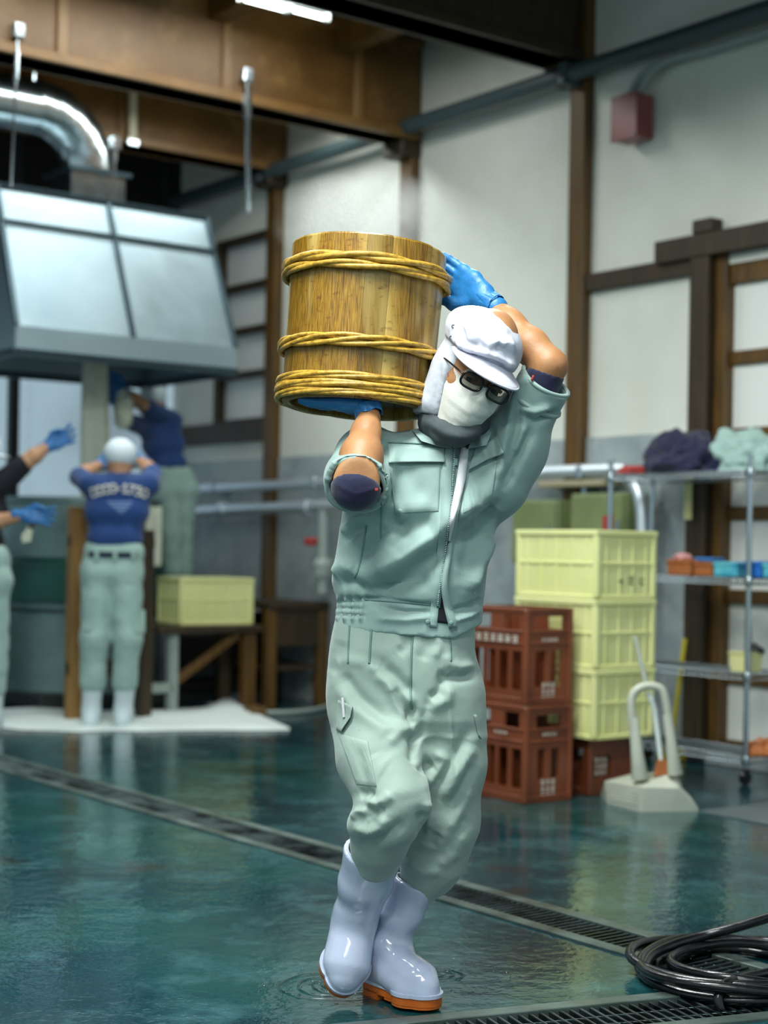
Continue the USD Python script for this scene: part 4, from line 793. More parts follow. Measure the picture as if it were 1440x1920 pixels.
hpart('brim_edge', tube((PFb[-1] + PBb[-1]) / 2, .0028, 6), 'cap', cp_)
for vv, uu in ((633, 846), (612, 850)):
    dC = depth_of(cm); hpart('eyelet', ring(P(uu, vv, float(dC(np.array(float(uu)), np.array(float(vv)))) - Y0 - .001), (.3, 1, 0), .0035, .001), 'seam', cp_)
# ---- mask
na, nr = 29, 23; A = np.linspace(-1, 1, na); Bv = np.linspace(0, 1, nr); PM = np.zeros((nr, na, 3))
for i, b in enumerate(Bv):
    for j, a in enumerate(A):
        z = -.016 - .106 * b + .010 * a * a * (1 - 2 * b) * 1.0; nose = math.exp(-(a / .22) ** 2) * max(0, 1 - b * 2.2)
        xw = .067 * (1 - .42 * max(0, b - .35) / .65); x = xw * math.sin(a * 1.35) / math.sin(1.35)
        y = .042 + .072 * math.cos(a * 1.42) ** 0.9 * (1 - .10 * (b - .45) ** 2 * 4) + .012 * nose + .010 * math.exp(-((b - .45) / .3) ** 2) * math.exp(-(a / .5) ** 2)
        y += .0032 * (((b * 4.0 + .10 * math.sin(3 * a)) % 1.0) - .5) * (1 - a ** 4) + .004 * (meshkit.noise(np.array([a * 4, b * 6, 3.3])) - .5)
        PM[i, j] = (x + .006, y - .012 * max(0, b - .6), z + .012 * nose - .012 * (1 - a * a) * b * b)
mk = slab(hm(PM), hm(PM - np.array([0, .003, 0]))); mko = hpart('face_mask', mk, 'mask', label='white pleated face mask', smooth=40)
for s in (-1, 1):
    for z0, z1 in ((-.030, .0),): hpart('ear_loop', tube(hm(smooth_path([(s * .060, .056, z0), (s * .067, .032, (z0 + z1) / 2), (s * .066, -.002, z1)], 5)), .0026, 6), 'strap' if s < 0 else 'mask', mko)
# ---- spectacles
def rimp(s, k=1.0):
    t = np.linspace(0, 2 * np.pi, 41)[:-1]; c, sn = np.cos(t), np.sin(t); e = 2 / 3.2
    return np.stack([s * .034 + k * .0255 * np.sign(c) * np.abs(c) ** e, 0.124 - .35 * np.abs(k * .0255 * c * 1.0) * np.where(c * s > 0, .4, .05), -.006 + k * .0165 * np.sign(sn) * np.abs(sn) ** e], 1)
gl = hpart('glasses', MB().add(tube(hm(rimp(-1)), .0027, 8, True), tube(hm(rimp(1)), .0027, 8, True), tube(hm(smooth_path([(-.009, .125, -.004), (0, .128, .0), (.009, .125, -.004)], 5)), .0022, 8)), 'frame', label='dark framed glasses')
for s in (-1, 1):
    hpart('temple_arm', tube(hm(smooth_path([(s * .059, .117, -.001), (s * .070, .095, .001), (s * .080, .04, .0), (s * .082, -.01, -.004)], 5)), .0022, 6), 'frame', gl)
    r1 = rimp(s, .97); c0 = r1.mean(0); V = np.vstack([c0, r1, c0 - [0, .0012, 0], r1 - [0, .0012, 0]]); n_ = len(r1); Fc = []
    for i in range(n_): j = (i + 1) % n_; Fc += [[0, 1 + i, 1 + j], [n_ + 1, n_ + 2 + j, n_ + 2 + i], [1 + i, n_ + 2 + i, n_ + 2 + j], [1 + i, n_ + 2 + j, 1 + j]]
    hpart('lens', TM(hm(V), Fc), 'lens', gl)
# ---- the wooden tub
YB = 3.73
bb, bt = at(667, 767, YB), at(692, 473, YB); ax = bt - bb; ax[1] = 0.063 * np.linalg.norm(ax); BH = 0.372; ax /= np.linalg.norm(ax)
exb = np.cross((0, 1.0, 0), ax); exb /= np.linalg.norm(exb); eyb = np.cross(ax, exb)
tub = thing('wooden_tub', 'upright wooden stave tub bound with twisted bamboo hoops, carried on the shoulder', 'tub', bb)
RB0, RB1, TH = 0.1735, 0.1815, 0.017
rb = lambda z: RB0 + (RB1 - RB0) * z / BH
def bl(V): return np.asarray(V) @ np.array([exb, eyb, ax])
def bpart(name, m, mt, parent=tub, label=None, smooth=40):
    m = m.get() if isinstance(m, MB) else m; m = TM(bl(m.vertices), m.faces); return obj(name, m, mt, parent, label, smooth)
rs = random.Random(4); ws = [rs.uniform(.8, 1.35) for _ in range(17)]; a0 = 0.3; tot = sum(ws)
for w in ws:
    da = 2 * np.pi * w / tot; n = 7; aa = np.linspace(a0 + .0016, a0 + da - .0016, n); dr = rs.uniform(-.0006, .0006); zt = BH + rs.uniform(-.0008, .0008)
    zz_ = [0, .004, BH * .33, BH * .66, zt - .004, zt]; rows = []
    for sgn in (0, 1):
        rows.append([[((rb(z) + dr - (.0022 if k in (0, 5) else 0) - (.0012 if j in (0, n - 1) else 0)) if sgn == 0 else rb(z) - TH + (.002 if k in (0, 5) else 0)) * np.array([math.cos(a), math.sin(a), 0]) + [0, 0, z] for j, a in enumerate(aa)] for k, z in enumerate(zz_)])
    bpart('stave', slab(np.array(rows[0]), np.array(rows[1])), 'stave', smooth=25); a0 += da
bpart('bottom_board', lathe([(0, .030), (rb(.03) - TH - .0005, .030), (rb(.05) - TH - .0005, .048), (0, .048)], 48), 'bucket_in', smooth=20)
for k in range(5): x = -.12 + k * .06; hw = math.sqrt((rb(.03) - TH) ** 2 - x * x) - .004; bpart('bottom_batten', bspan((x - .0285, -hw, .0262), (x + .0285, hw, .0301), .001), 'bucket_in')
def hoop(zc, rows, label=None):
    h = obj('hoop', MB().add(TM(bl(tube([((rb(zc) + .001) * math.cos(a), (rb(zc) + .001) * math.sin(a), zc) for a in np.linspace(0, 2 * np.pi, 73)[:-1]], .004, 6, True).vertices), tube([(math.cos(a), math.sin(a), 0) for a in np.linspace(0, 2 * np.pi, 73)[:-1]], .004, 6, True).faces)), 'bamboo', tub, smooth=True)
    for (z0, ra, rz, nst, turns, rt, ph) in rows:
        for s in range(nst):
            t = np.linspace(0, 2 * np.pi, 181)[:-1]; p_ = 2 * np.pi * s / nst + ph
            z = z0 + rz * np.sin(turns * t + p_) + .0012 * np.sin(2 * t + s); r = rb(zc) + .0055 + rt * .9 + ra * np.cos(turns * t + p_)
            bpart('strand', tube(np.stack([r * np.cos(t), r * np.sin(t), z], 1), rt, 8, True), 'bamboo', h, smooth=True)
hoop(.027, [(.0475, .0025, .0042, 3, 3, .0056, 0), (.0285, .0025, .0048, 3, 2, .0064, 1), (.0105, .0025, .0040, 3, 3, .0054, 2)])
hoop(.128, [(.128, .003, .0098, 4, 3, .0056, 0.4)])
hoop(.306, [(.3165, .003, .0050, 2, 4, .0072, 0.8), (.2965, .003, .0046, 2, 4, .0062, 2.2)])
# ---- gloved hands
def hand(wrist, axis, palm_n, side, curl, spread, glove_len=.05, size=1.0, thumb=(0.9, -.2, .3), tcurl=.2, cuff=True, hres=.0032, stub=True):
    """palm from the wrist along axis; palm_n points out of the palm; side points to the thumb"""
    ax_ = np.asarray(axis, float) / np.linalg.norm(axis); pn = np.asarray(palm_n, float); pn -= ax_ * (pn @ ax_); pn /= np.linalg.norm(pn); sd = np.cross(ax_, pn); sd *= np.sign(sd @ np.asarray(side, float))
    Q = lambda a, s, p: wrist + size * (a * ax_ + s * sd + p * pn)
    lo, hi = wrist - .23 * size, wrist + .23 * size; Fh = Field(lo, hi, hres)
    for s in (-.028, -.01, .01, .027): Fh.chain([(Q(.0, s * .75, 0), .0155 * size), (Q(.045, s, 0), .0145 * size), (Q(.085, s * 1.05, 0.0), .0125 * size)], .014)
    if stub: Fh.cone(Q(-.05, 0, 0), Q(.0, 0, 0), .029 * size, .026 * size, .02)
    LEN = [.078, .085, .079, .062]; tips = []
    for i, s in enumerate((.029, .0095, -.0105, -.029)):
        d = np.array([1.0, spread * (1.2 - i * .8) / 2, 0]); p = np.array([.085, s, 0]); ang = 0; pts = [(Q(*p), .0108 * size)]
        for j, fr_ in enumerate((.46, .30, .24)):
            ang += curl[j]; dd = np.array([math.cos(ang), d[1] * math.cos(ang), math.sin(ang)]); p = p + dd * LEN[i] * fr_; pts.append((Q(*p), (.0098 - .0007 * j - (.0008 if i == 3 else 0)) * size))
        Fh.chain(pts, .0045); tips.append(pts[-1][0])
    t0 = np.array([.018, .03, .006]); td = np.array(thumb, float); td /= np.linalg.norm(td); t1 = t0 + np.array([.035, .022, .008]) ; t2 = t1 + td * .034; td2 = td + np.array([0, -.2, tcurl]); td2 /= np.linalg.norm(td2); t3 = t2 + td2 * .027
    Fh.chain([(Q(*t0), .0165 * size), (Q(*t1), .0135 * size), (Q(*t2), .0115 * size), (Q(*t3), .0098 * size)], .010)
    return Fh.mesh(1), Q
aR = P(858, 524, .115) - wr_R
HmR, QR = hand(wr_R + aR * .22, aR, (-.3, -.9, -.25), (-.6, 0, -.7), (.12, .25, .25), .05, size=1.0, thumb=(.95, .1, .15), tcurl=.1)
gR = hpart('glove', HmR, 'glove', label='blue nitrile glove gripping the tub rim')
cR_ = np.asarray(wr_R - aR * .04)
def cuff(c, axis, r0, r1, L, seed, th=.0012):
    axn = np.asarray(axis, float) / np.linalg.norm(axis); a = np.cross(axn, (0, 0, 1.0)); a /= np.linalg.norm(a); b = np.cross(axn, a); T_ = np.linspace(0, 2 * np.pi, 41); R_ = np.linspace(0, 1, 9); rg = np.random.RandomState(seed).rand(4) * 6; Pf, Pb = np.zeros((9, 41, 3)), np.zeros((9, 41, 3))
    for i, k in enumerate(R_):
        for j, t in enumerate(T_):
            w = (.0022 + .002 * k) * (math.sin(5 * t + rg[0]) * .6 + math.sin(9 * t + rg[1] + 3 * k) * .4); rr = r0 + (r1 - r0) * k + w; l = L * k + (.004 * math.sin(4 * t + rg[2]) if k == 1 else 0)
            e = math.cos(t) * a + math.sin(t) * b; Pf[i, j] = c + axn * l + e * rr; Pb[i, j] = c + axn * l + e * (rr - th)
    return slab(Pf, Pb)
hpart('glove_cuff', cuff(wr_R + aR * .22, -aR, .0275, .0310, .045, 3), 'glove', gR)
hpart('cuff_bead', ring(wr_R + aR * .18 - aR / np.linalg.norm(aR) * .040, aR, .0318, .0016, .002, 2), 'glove', gR)
wl = P(692, 775, -.135)
HmL, QL = hand(P(684, 762, -.085), P(610, 757, -.035) - P(684, 762, -.085), (.05, .05, 1), (0, 1, 0), (-.04, .06, .08), .35, size=.98, thumb=(1, .1, .1), tcurl=.0, stub=False)
gLo = hpart('glove', HmL, 'glove', label='blue nitrile glove flat under the tub')
hpart('glove_cuff', cuff(P(690, 764, -.095), wr_L - P(688, 764, -.095), .032, .030, .022, 8), 'glove', gLo)
# ---- boots
def boot(shaft_top, L=.245, width=.047, ankle=(0, .055, .10), creases=True, rtop=.056, hres=.0042, crease=1.0):
    """local frame: heel at the origin, toe along +y, sole down"""
    Bf = Field((-.16, -.12, -.02), (.16, L + .05, max(.36, shaft_top[2] + .05)), hres); st = np.asarray(shaft_top, float); an = np.asarray(ankle, float)
    sc = L / .27
    Bf.chain([((0, .040 * sc, .045), .041), ((0, .10 * sc, .048), .043), ((0, .16 * sc, .040), .045), ((.0, .205 * sc, .034), .043), ((0, .235 * sc, .028), .030)], .03)
    Bf.chain([((-.012, .19 * sc, .03), .036), ((.014, .19 * sc, .03), .036)], .02)
    Bf.chain([(an + [0, -.008, -.05], .040), (an, .0435), (an * .5 + st * .5, rtop - .004), (st, rtop), (st + (st - an) * .2, rtop)], .035)
    Bf.cone(an + [0, .03, -.03], an + [0, .07, -.05], .034, .036, .03)
    dn = (st - an) / np.linalg.norm(st - an); Bf.half(st, dn); Bf.half((0, 0, .012), (0, 0, -1))
    Bf.cone(st - dn * .035, st + dn * .06, rtop - .0035, rtop - .0035, .003, 'd')
    m = Bf.mesh(2)
    if creases:
        v = m.vertices.copy(); n = m.vertex_normals; s_ = (v - an) @ dn; q = v - an; side = q[:, 1]; LS = np.linalg.norm(st - an); keep = np.clip((LS - .05 - s_) / .03, 0, 1)
        amp = .0042 * np.sin((s_ + .25 * q[:, 0]) * 95) * np.exp(-((s_ - .02) / .05) ** 2) * np.clip(side * 20 + .6, 0, 1) + .003 * np.sin((s_ - .5 * q[:, 0]) * 45 + 1) * np.exp(-((s_ - .11) / .07) ** 2) + .0012 * (meshkit.fbm(v * 18, 2, 1) - .5) * 2
        m.vertices = v + n * (amp * keep * crease)[:, None]
    out = LineString([(0, .038 * sc), (0, .10 * sc), (.002, .17 * sc), (0, .222 * sc)]).buffer(.034); out = unary_union([out, LineString([(-.012, .19 * sc), (.013, .19 * sc)]).buffer(.037)]).buffer(.008).buffer(.0015)
    so = extrude(out, .022); so.apply_translation((0, 0, .0)); cut = sbox(-.1, -.1, .1, .085 * sc); heel = extrude(out.intersection(cut), .018); heel.apply_translation((0, 0, -.014)); fore = extrude(out.intersection(sbox(-.1, .115 * sc, .1, .4)).buffer(-.001), .008); fore.apply_translation((0, 0, -.006))
    lip = extrude(out.buffer(.0025), .008); lip.apply_translation((0, 0, .018))
    return m, MB().add(so, heel, fore).get(), lip, (st, dn)
def place_boot(R, o, st_world, label, **kw):
    loc = (np.asarray(st_world) - o) @ R.T
    m, so, lip, (st, dn) = boot(loc, **kw); pw = lambda k: TM(o + k.vertices @ R, k.faces)
    b = hpart('boot', pw(m), 'boot', label=label); hpart('sole', pw(so), 'sole', b, label='orange rubber sole', smooth=30); hpart('welt', pw(lip), 'boot', b, smooth=30)
    a = np.cross(dn, (1.0, 0, 0)); a /= np.linalg.norm(a); c_ = np.cross(dn, a)
    for k, rr in ((0, .0555), (-.012, .0562), (-.018, .0560)): hpart('top_bead', pw(tube([st + dn * k + (rr + (kw.get('rtop', .056) - .056)) * (math.cos(x) * a + math.sin(x) * c_) for x in np.linspace(0, 2 * np.pi, 41)[:-1]], .002 if k == 0 else .0012, 6, True)), 'boot', b)
    return b
h0 = floor_at(699, 1857); t0 = floor_at(797, 1893); d0 = (t0 - h0) / np.linalg.norm(t0 - h0)
R1 = np.array([np.cross(d0, (0, 0, 1.0)), d0, (0, 0, 1.0)])
place_boot(R1, h0 + [0, 0, .014], P(778, 1655, .05), 'white rubber boot standing on the floor', L=.225, rtop=.0475, ankle=(0, .05, .10))
f2 = np.array([-.10, -.60, -.79]); f2 /= np.linalg.norm(f2); u2 = np.array([.22, -.72, .55]); u2 -= f2 * (u2 @ f2); u2 /= np.linalg.norm(u2)
R2 = np.array([np.cross(f2, u2), f2, u2])
place_boot(R2, P(660, 1697, .11), P(700, 1598, -.055), 'white rubber boot lifted in mid step, toe down', crease=.35, L=.225, rtop=.060, ankle=(0, .05, .085))

# ================================================================== CRATES
def glyph(seed, s):
    """a brush-like character of straight strokes in an s x s square, as boxes in the xz plane"""
    r = random.Random(seed); m = MB(); w = s * .11
    for i in range(3): z = s * (-.36 + .36 * i + r.uniform(-.05, .05)); h = s * r.uniform(.28, .46); m.add(bspan((-h, -.0006, z - w / 2), (h, .0006, z + w / 2), 0))
    for x in ([0] if r.random() < .5 else [-.26, .26]): m.add(bspan((s * x - w / 2, -.0006, -s * .45), (s * x + w / 2, .0006, s * r.uniform(.3, .48)), 0))
    if r.random() < .6: k = bspan((-s * .32, -.0006, -w / 2), (0, .0006, w / 2), 0); a = r.uniform(.5, .9); R_ = np.array([[math.cos(a), 0, -math.sin(a)], [0, 1, 0], [math.sin(a), 0, math.cos(a)]]); k.vertices = k.vertices @ R_ + [0, 0, -s * .2]; m.add(k)
    return m.get()
def text_on(side, x, z, size, seeds, off, gap=1.25):
    """characters on a face of a crate: side '-x' or '+y' of its own frame"""
    m = MB(); n = len(seeds)
    for i, sd in enumerate(seeds):
        g = glyph(sd, size) if isinstance(sd, int) else None
        if g is None:
            g = meshkit.text_mesh(sd, size, .0012); g.vertices = np.stack([g.vertices[:, 0] - size * .35, -g.vertices[:, 2], g.vertices[:, 1] - size / 2], 1)
        k = (i - (n - 1) / 2) * size * gap; v = g.vertices.copy()
        if side == '-x': v = np.stack([off + v[:, 1] , x - (v[:, 0] + k), v[:, 2] + z], 1)
        else: v = np.stack([x + v[:, 0] * -1 * -1 + k, off + v[:, 1], v[:, 2] + z], 1)
        m.add(TM(v, g.faces))
    return m
YL, YWd, YH = 0.52, 0.37, 0.298
def yellow_crate(label, loc, rot=ANG, group=None):
    th = thing('plastic_crate', label, 'crate', loc, rot, group); a, b, h = YL / 2 - .012, YWd / 2 - .012, YH
    for s in (-1, 1):
        obj('wall', bspan((s * a - .003, -b, .012), (s * a + .003, b, h - .01), .001), 'yellow', th); obj('wall', bspan((-a, s * b - .003, .012), (a, s * b + .003, h - .01), .001), 'yellow', th)
        for y in (-.12, -.04, .04, .12): obj('rib', bspan((s * a - .004 + s * .003, y - .005, .014), (s * a + .004 + s * .003, y + .005, h - .014), .002), 'yellow', th)
        for x in (-.19, -.095, 0, .095, .19): obj('rib', bspan((x - .005, s * b - .004 + s * .003, .014), (x + .005, s * b + .004 + s * .003, h - .014), .002), 'yellow', th)
        obj('rib', bspan((s * a - .004 + s * .004, -b, h * .50), (s * a + .004 + s * .004, b, h * .50 + .012), .002), 'yellow', th); obj('rib', bspan((-a, s * b - .004 + s * .004, h * .50), (a, s * b + .004 + s * .004, h * .50 + .012), .002), 'yellow', th)
        for y in (-1, 1): obj('corner', bspan((s * a - .02, y * b - .02, .004), (s * a + .009, y * b + .009, h - .006) if s > 0 and y > 0 else (s * a + (.009 if s > 0 else .02), y * b + (.009 if y > 0 else .02), h - .006), .006) if False else bx((s * (a - .004), y * (b - .004), h / 2), (.030, .030, h - .012), .006), 'yellow', th)
    rim = MB(); low = MB()
    for s in (-1, 1):
        rim.add(bspan((s * (a + .002) - .011, -b - .012, h - .024), (s * (a + .002) + .011, b + .012, h), .003), bspan((-a - .012, s * (b + .002) - .011, h - .024), (a + .012, s * (b + .002) + .011, h), .003))
        low.add(bspan((s * a - .010, -b - .010, .0), (s * a + .010, b + .010, .02), .003), bspan((-a - .010, s * b - .010, .0), (a + .010, s * b + .010, .02), .003))
    obj('rim', rim, 'yellow', th); obj('foot_rim', low, 'yellow', th); obj('base', bspan((-a, -b, .004), (a, b, .014), 0), 'yellow', th)
    return th
tY, nY = -0.565, 1.372
B0 = 0.25
yc = lambda z: W(tY + YL / 2, nY - YWd / 2, z)
y1 = yellow_crate('bottom yellow crate of the stack, resting on a low brown crate', yc(B0)); y2 = dup(y1, yc(B0 + YH), ANG, 'middle yellow crate of the stack beside the wire shelf', 'yellow crates in a stack') ; keys(y1, group='yellow crates in a stack')
y3 = yellow_crate('topmost yellow crate of the stack, with black characters on its side', yc(B0 + 2 * YH), group='yellow crates in a stack')
obj('print', text_on('-x', -.02, .085, .042, ['+', 11, 'c'], -YL / 2 - .0018, 1.55), 'ink', y3, label='black characters')
def plate(L, H, holes, th=.012): return extrude(Polygon(sbox(-L / 2, 0, L / 2, H)).difference(unary_union([sbox(*q).buffer(-.004).buffer(.004) for q in holes])), th)
BL_, BW_, BHt = 0.365, 0.255, 0.405
def bottle_crate(label, loc, rot=ANG, kind=0, group=None, h=BHt, name='bottle_crate'):
    th = thing(name, label, 'crate', loc, rot, group); L, Wd = BL_, BW_
    if h > .3:
        holesL = [(-.14, .31, -.045, .375), (.045, .31, .14, .375)] + [(-.155 + i * .082, .06, -.155 + i * .082 + .062, .225) for i in range(4)]
        holesS = [(-.085, .305, .085, .37), (-.075, .075, -.015, .225), (.015, .075, .075, .225)] if kind == 0 else [(-.07, .31, .07, .365), (-.06, .10, -.018, .225), (.018, .10, .06, .225)]
    else: holesL = [(-.14, .10, -.03, .2), (.03, .10, .14, .2)]; holesS = [(.00, .08, .045, .17), (.065, .08, .10, .17)]
    def face(poly, side):
        v = poly.vertices.copy()
        if side in ('+y', '-y'): s = 1 if side == '+y' else -1; w = np.stack([v[:, 0], s * (Wd / 2 - v[:, 2]), v[:, 1]], 1)
        else: s = 1 if side == '+x' else -1; w = np.stack([s * (L / 2 - v[:, 2]), v[:, 0], v[:, 1]], 1)
        m = TM(w, poly.faces)
        if m.volume < 0: m.invert()
        return m
    pl_, ps = plate(L, h, holesL), plate(Wd, h, holesS)
    for s in ('+y', '-y'): obj('long_side', face(pl_, s), 'brown_pl', th, smooth=20)
    for s in ('+x', '-x'): obj('short_side', face(ps, s), 'brown_pl', th, smooth=20)
    for z, d, t in ((h - .018, .006, .018), (h * .74 - .05, .005, .012), (h * .74, .005, .012), (.0, .006, .03)):
        if h < .3 and t == .012: continue
        g = MB()
        for s in (-1, 1): g.add(bspan((s * L / 2 - .006, -Wd / 2 - d, z), (s * L / 2 + d, Wd / 2 + d, z + t), .002) if s > 0 else bspan((-L / 2 - d, -Wd / 2 - d, z), (-L / 2 + .006, Wd / 2 + d, z + t), .002), bspan((-L / 2 - d, Wd / 2 - .006 if s > 0 else -Wd / 2 - d, z), (L / 2 + d, Wd / 2 + d if s > 0 else -Wd / 2 + .006, z + t), .002))
        obj('ledge', g, 'brown_pl', th)
    for sx in (-1, 1):
        for sy in (-1, 1): obj('corner_post', bx((sx * (L / 2 - .004), sy * (Wd / 2 - .004), h / 2), (.026, .026, h - .004), .006), 'brown_pl', th)
    for x in (-L / 6, L / 6): obj('divider', bspan((x - .003, -Wd / 2 + .01, .02), (x + .003, Wd / 2 - .01, h * .55), 0), 'brown_pl', th)
    obj('divider', bspan((-L / 2 + .01, -.003, .02), (L / 2 - .01, .003, h * .55), 0), 'brown_pl', th); obj('base', bspan((-L / 2 + .01, -Wd / 2 + .01, .005), (L / 2 - .01, Wd / 2 - .01, .015), 0), 'brown_pl', th)
    return th
tB, nB_ = -0.505, 1.705
b1 = bottle_crate('lower brown plastic bottle crate, standing on the wet floor', W(tB + BL_ / 2, nB_ - BW_ / 2, 0), kind=1, group='brown bottle crates')
b2 = bottle_crate('upper brown plastic bottle crate with a row of white characters', W(tB + .03 + BL_ / 2, nB_ - .02 - BW_ / 2, BHt), kind=0, group='brown bottle crates')
o_ = -BL_ / 2 - .0065; p_ = BW_ / 2 + .0065
obj('print', text_on('+y', .02, .275, .036, [21, 22, 23, 24, 25, 26, 27], p_, 1.3), 'print', b2, label='white characters'); obj('print', text_on('-x', 0, .272, .016, [31, 32, 33, 34, 35], o_, 1.2), 'print', b2, label='white characters')
def emblem(par, x, z, s=.022):
    g = MB()
    for r_ in range(3): g.add(text_on('-x', x, z + (1 - r_) * s * 1.25, s, [100 + r_ * 7 + k for k in range(3)], -BL_ / 2 - .001, 1.2).get())
    obj('print', g, 'print', par, label='block of white characters')
emblem(b2, .0, .055); emblem(b1, .0, .055, .024)
obj('print', text_on('-x', 0, .285, .014, [41, 42, 43, 44, 45], o_, 1.2), 'print', b1); obj('print', text_on('+y', -.03, .285, .014, [46, 47, 48, 49, 50], p_, 1.2), 'print', b1)
b3 = bottle_crate('low brown plastic crate under the yellow crates, mostly hidden by the dustpan', W(tY + .085 + BL_ / 2, nY - .06 - BW_ / 2, 0), h=B0, kind=0, name='low_crate')
emblem(b3, .06, .125, .022)
nCb = on_t(400, 1130, 3.4)[0]
ycb = yellow_crate('yellow crate lying on the bench by the vat', W(3.50, nCb, 0.545), ANG + 84)

# ================================================================== DUSTPAN AND BROOM
A0, B0_, C0_ = floor_at(1138, 1506), floor_at(1205, 1523), floor_at(1309, 1521)
dpan = thing('dustpan', 'pale grey upright dustpan standing before the crates', 'dustpan', B0_)
far_ = C0_ + [-.02, .20, 0]; V = [A0, B0_, C0_, far_, A0 + [.0, .20, 0], A0 + [-.012, 0, .092], B0_ + [-.004, 0, .10], at(1262, 1446, B0_[1] + .12), at(1180, 1452, A0[1] + .16), C0_ + [0, 0, .012], far_ + [0, 0, .012], at(1272, 1478, B0_[1] + .02)]
hull = trimesh.convex.convex_hull(np.array(V)); mh = manifold3d.Manifold(manifold3d.Mesh(np.asarray(hull.vertices, np.float32), np.asarray(hull.faces, np.uint32)))
sc_ = hull.copy(); sc_.vertices = (sc_.vertices - hull.centroid) * [.94, .92, .88] + hull.centroid + [.045, .03, 0]
mh = mh - manifold3d.Manifold(manifold3d.Mesh(np.asarray(sc_.vertices, np.float32), np.asarray(sc_.faces, np.uint32)))
q = mh.to_mesh(); obj('pan', TM(q.vert_properties[:, :3], q.tri_verts), 'pan', dpan, smooth=20, world=True)
for k in range(5):
    a, b = A0 + [-.002, -.003, .022 + k * .013], B0_ + [-.004, -.004, .026 + k * .013]; obj('ridge', tube([a * .92 + b * .08, a * .12 + b * .88], .0022, 6), 'pan', dpan, world=True)
yd = B0_[1] + .07
D_ = lambda pts, d=0: [at(u, v, yd + d) for u, v in pts]
obj('handle_arch', tube(smooth_path(D_([(1192, 1458), (1190, 1400), (1184, 1330), (1187, 1302), (1204, 1288), (1228, 1287), (1244, 1300), (1256, 1360), (1268, 1445)]), 6), .017, 8), 'pan', dpan, smooth=True, world=True)
obj('handle_foot', tube(D_([(1200, 1460), (1194, 1400), (1189, 1345)]), [.036, .022, .017], 10), 'pan', dpan, smooth=True, world=True)
obj('handle_foot', tube(D_([(1266, 1452), (1258, 1390), (1250, 1340)]), [.032, .02, .017], 10), 'pan', dpan, smooth=True, world=True)
brm = thing('hand_broom', 'white broom stick standing in the dustpan handle', 'broom', at(1213, 1290, yd + .03))
obj('stick', tube(D_([(1190, 1193), (1214, 1292)], .04), [.009, .011], 10), 'pan', brm, smooth=True, world=True)
obj('stick', tube(D_([(1216, 1298), (1227, 1330), (1240, 1430)], .04), [.011, .011, .010], 10), 'sheet', brm, smooth=True, world=True)
obj('bristles', trimesh.convex.convex_hull(np.array(D_([(1232, 1425), (1258, 1425), (1225, 1455), (1266, 1452)], .02) + D_([(1232, 1425), (1258, 1425), (1225, 1455), (1266, 1452)], .08))), 'orange_box', brm, world=True)

# ================================================================== WIRE SHELF AND WHAT LIES ON IT
sh_t0, sh_t1, sh_n0, sh_n1 = 0.28, -0.61, 0.15, 0.45
shf = thing('wire_shelf', 'chrome wire shelving rack in front of the sliding door', 'shelf', W(0, 0, 0), ANG)
tiers = [0.125, 0.505, 0.94, 1.435]
for t in (sh_t0, sh_t1):
    for n in (sh_n0, sh_n1):
        obj('post', tube([(t, n, .06), (t, n, 1.51)], .0135, 12), 'chrome', shf, smooth=True); obj('caster', MB().add(tube([(t - .012, n, .032), (t + .012, n, .032)], .032, 14), bspan((t - .016, n - .014, .035), (t + .016, n + .014, .075), .003)), 'rubber', shf)
for z in tiers:
    fr_ = MB()
    for dz in (0, -.028):
        for n in (sh_n0, sh_n1): fr_.add(tube([(sh_t0, n, z + dz), (sh_t1, n, z + dz)], .0038, 6))
        for t in (sh_t0, sh_t1): fr_.add(tube([(t, sh_n0, z + dz), (t, sh_n1, z + dz)], .0038, 6))
    tt = np.linspace(sh_t0, sh_t1, 97)
    for n in (sh_n0, sh_n1): fr_.add(tube([(t, n, z - .014 + .013 * (1 if i % 4 in (1, 2) else -1)) for i, t in enumerate(tt)], .0025, 5))
    nn_ = np.linspace(sh_n0, sh_n1, 33)
    fr_.add(tube([(sh_t0, n, z - .014 + .013 * (1 if i % 4 in (1, 2) else -1)) for i, n in enumerate(nn_)], .0025, 5))
    for i in range(36): t = sh_t0 + (sh_t1 - sh_t0) * (i + .5) / 36; fr_.add(tube([(t, sh_n0, z + .002), (t, sh_n1, z + .002)], .002, 4))
    obj('shelf_frame', fr_, 'chrome', shf, smooth=True)
    for t in (sh_t0, sh_t1):
        for n in (sh_n0, sh_n1): obj('collar', tube([(t, n, z - .035), (t, n, z + .008)], .019, 12), 'chrome', shf, smooth=True)
def heap(name, label, cat, t, n, z, size, m, seed, parts=(), flat=1.5):
    """crumpled cloth lying on a shelf"""
    s = trimesh.creation.icosphere(4); v = s.vertices.copy(); r_ = 1 + 1.1 * (meshkit.fbm(v * 2.1 + seed, 4, seed) - .5) + .18 * np.abs(meshkit.fbm(v * 4 + seed * 2, 2, seed) - .5); v = v * r_[:, None]; v[:, 2] = np.where(v[:, 2] < -.25, -.25, v[:, 2]) + .25; v *= np.array(size)
    return obj_top(name, TM(v, s.faces), m, label, cat, W(t, n, z), ANG)
def obj_top(name, mesh, m, label, cat, loc, rot, group=None, smooth=True):
    if isinstance(mesh, MB): mesh = mesh.get()
    pr = obj(name, mesh, m, None, label, smooth, cat, group); x = UsdGeom.Xformable(pr); x.AddTranslateOp().Set(Gf.Vec3d(*map(float, loc)))
    if rot: x.AddRotateZOp().Set(float(rot))
    return pr
tn_ = lambda u, v, n: on_n(u, v, n)
heap('folded_clothes', 'heap of navy blue work clothes on the top of the wire shelf', 'clothes', -.08, .32, 1.442, (.25, .13, .145), 'navy', 3)
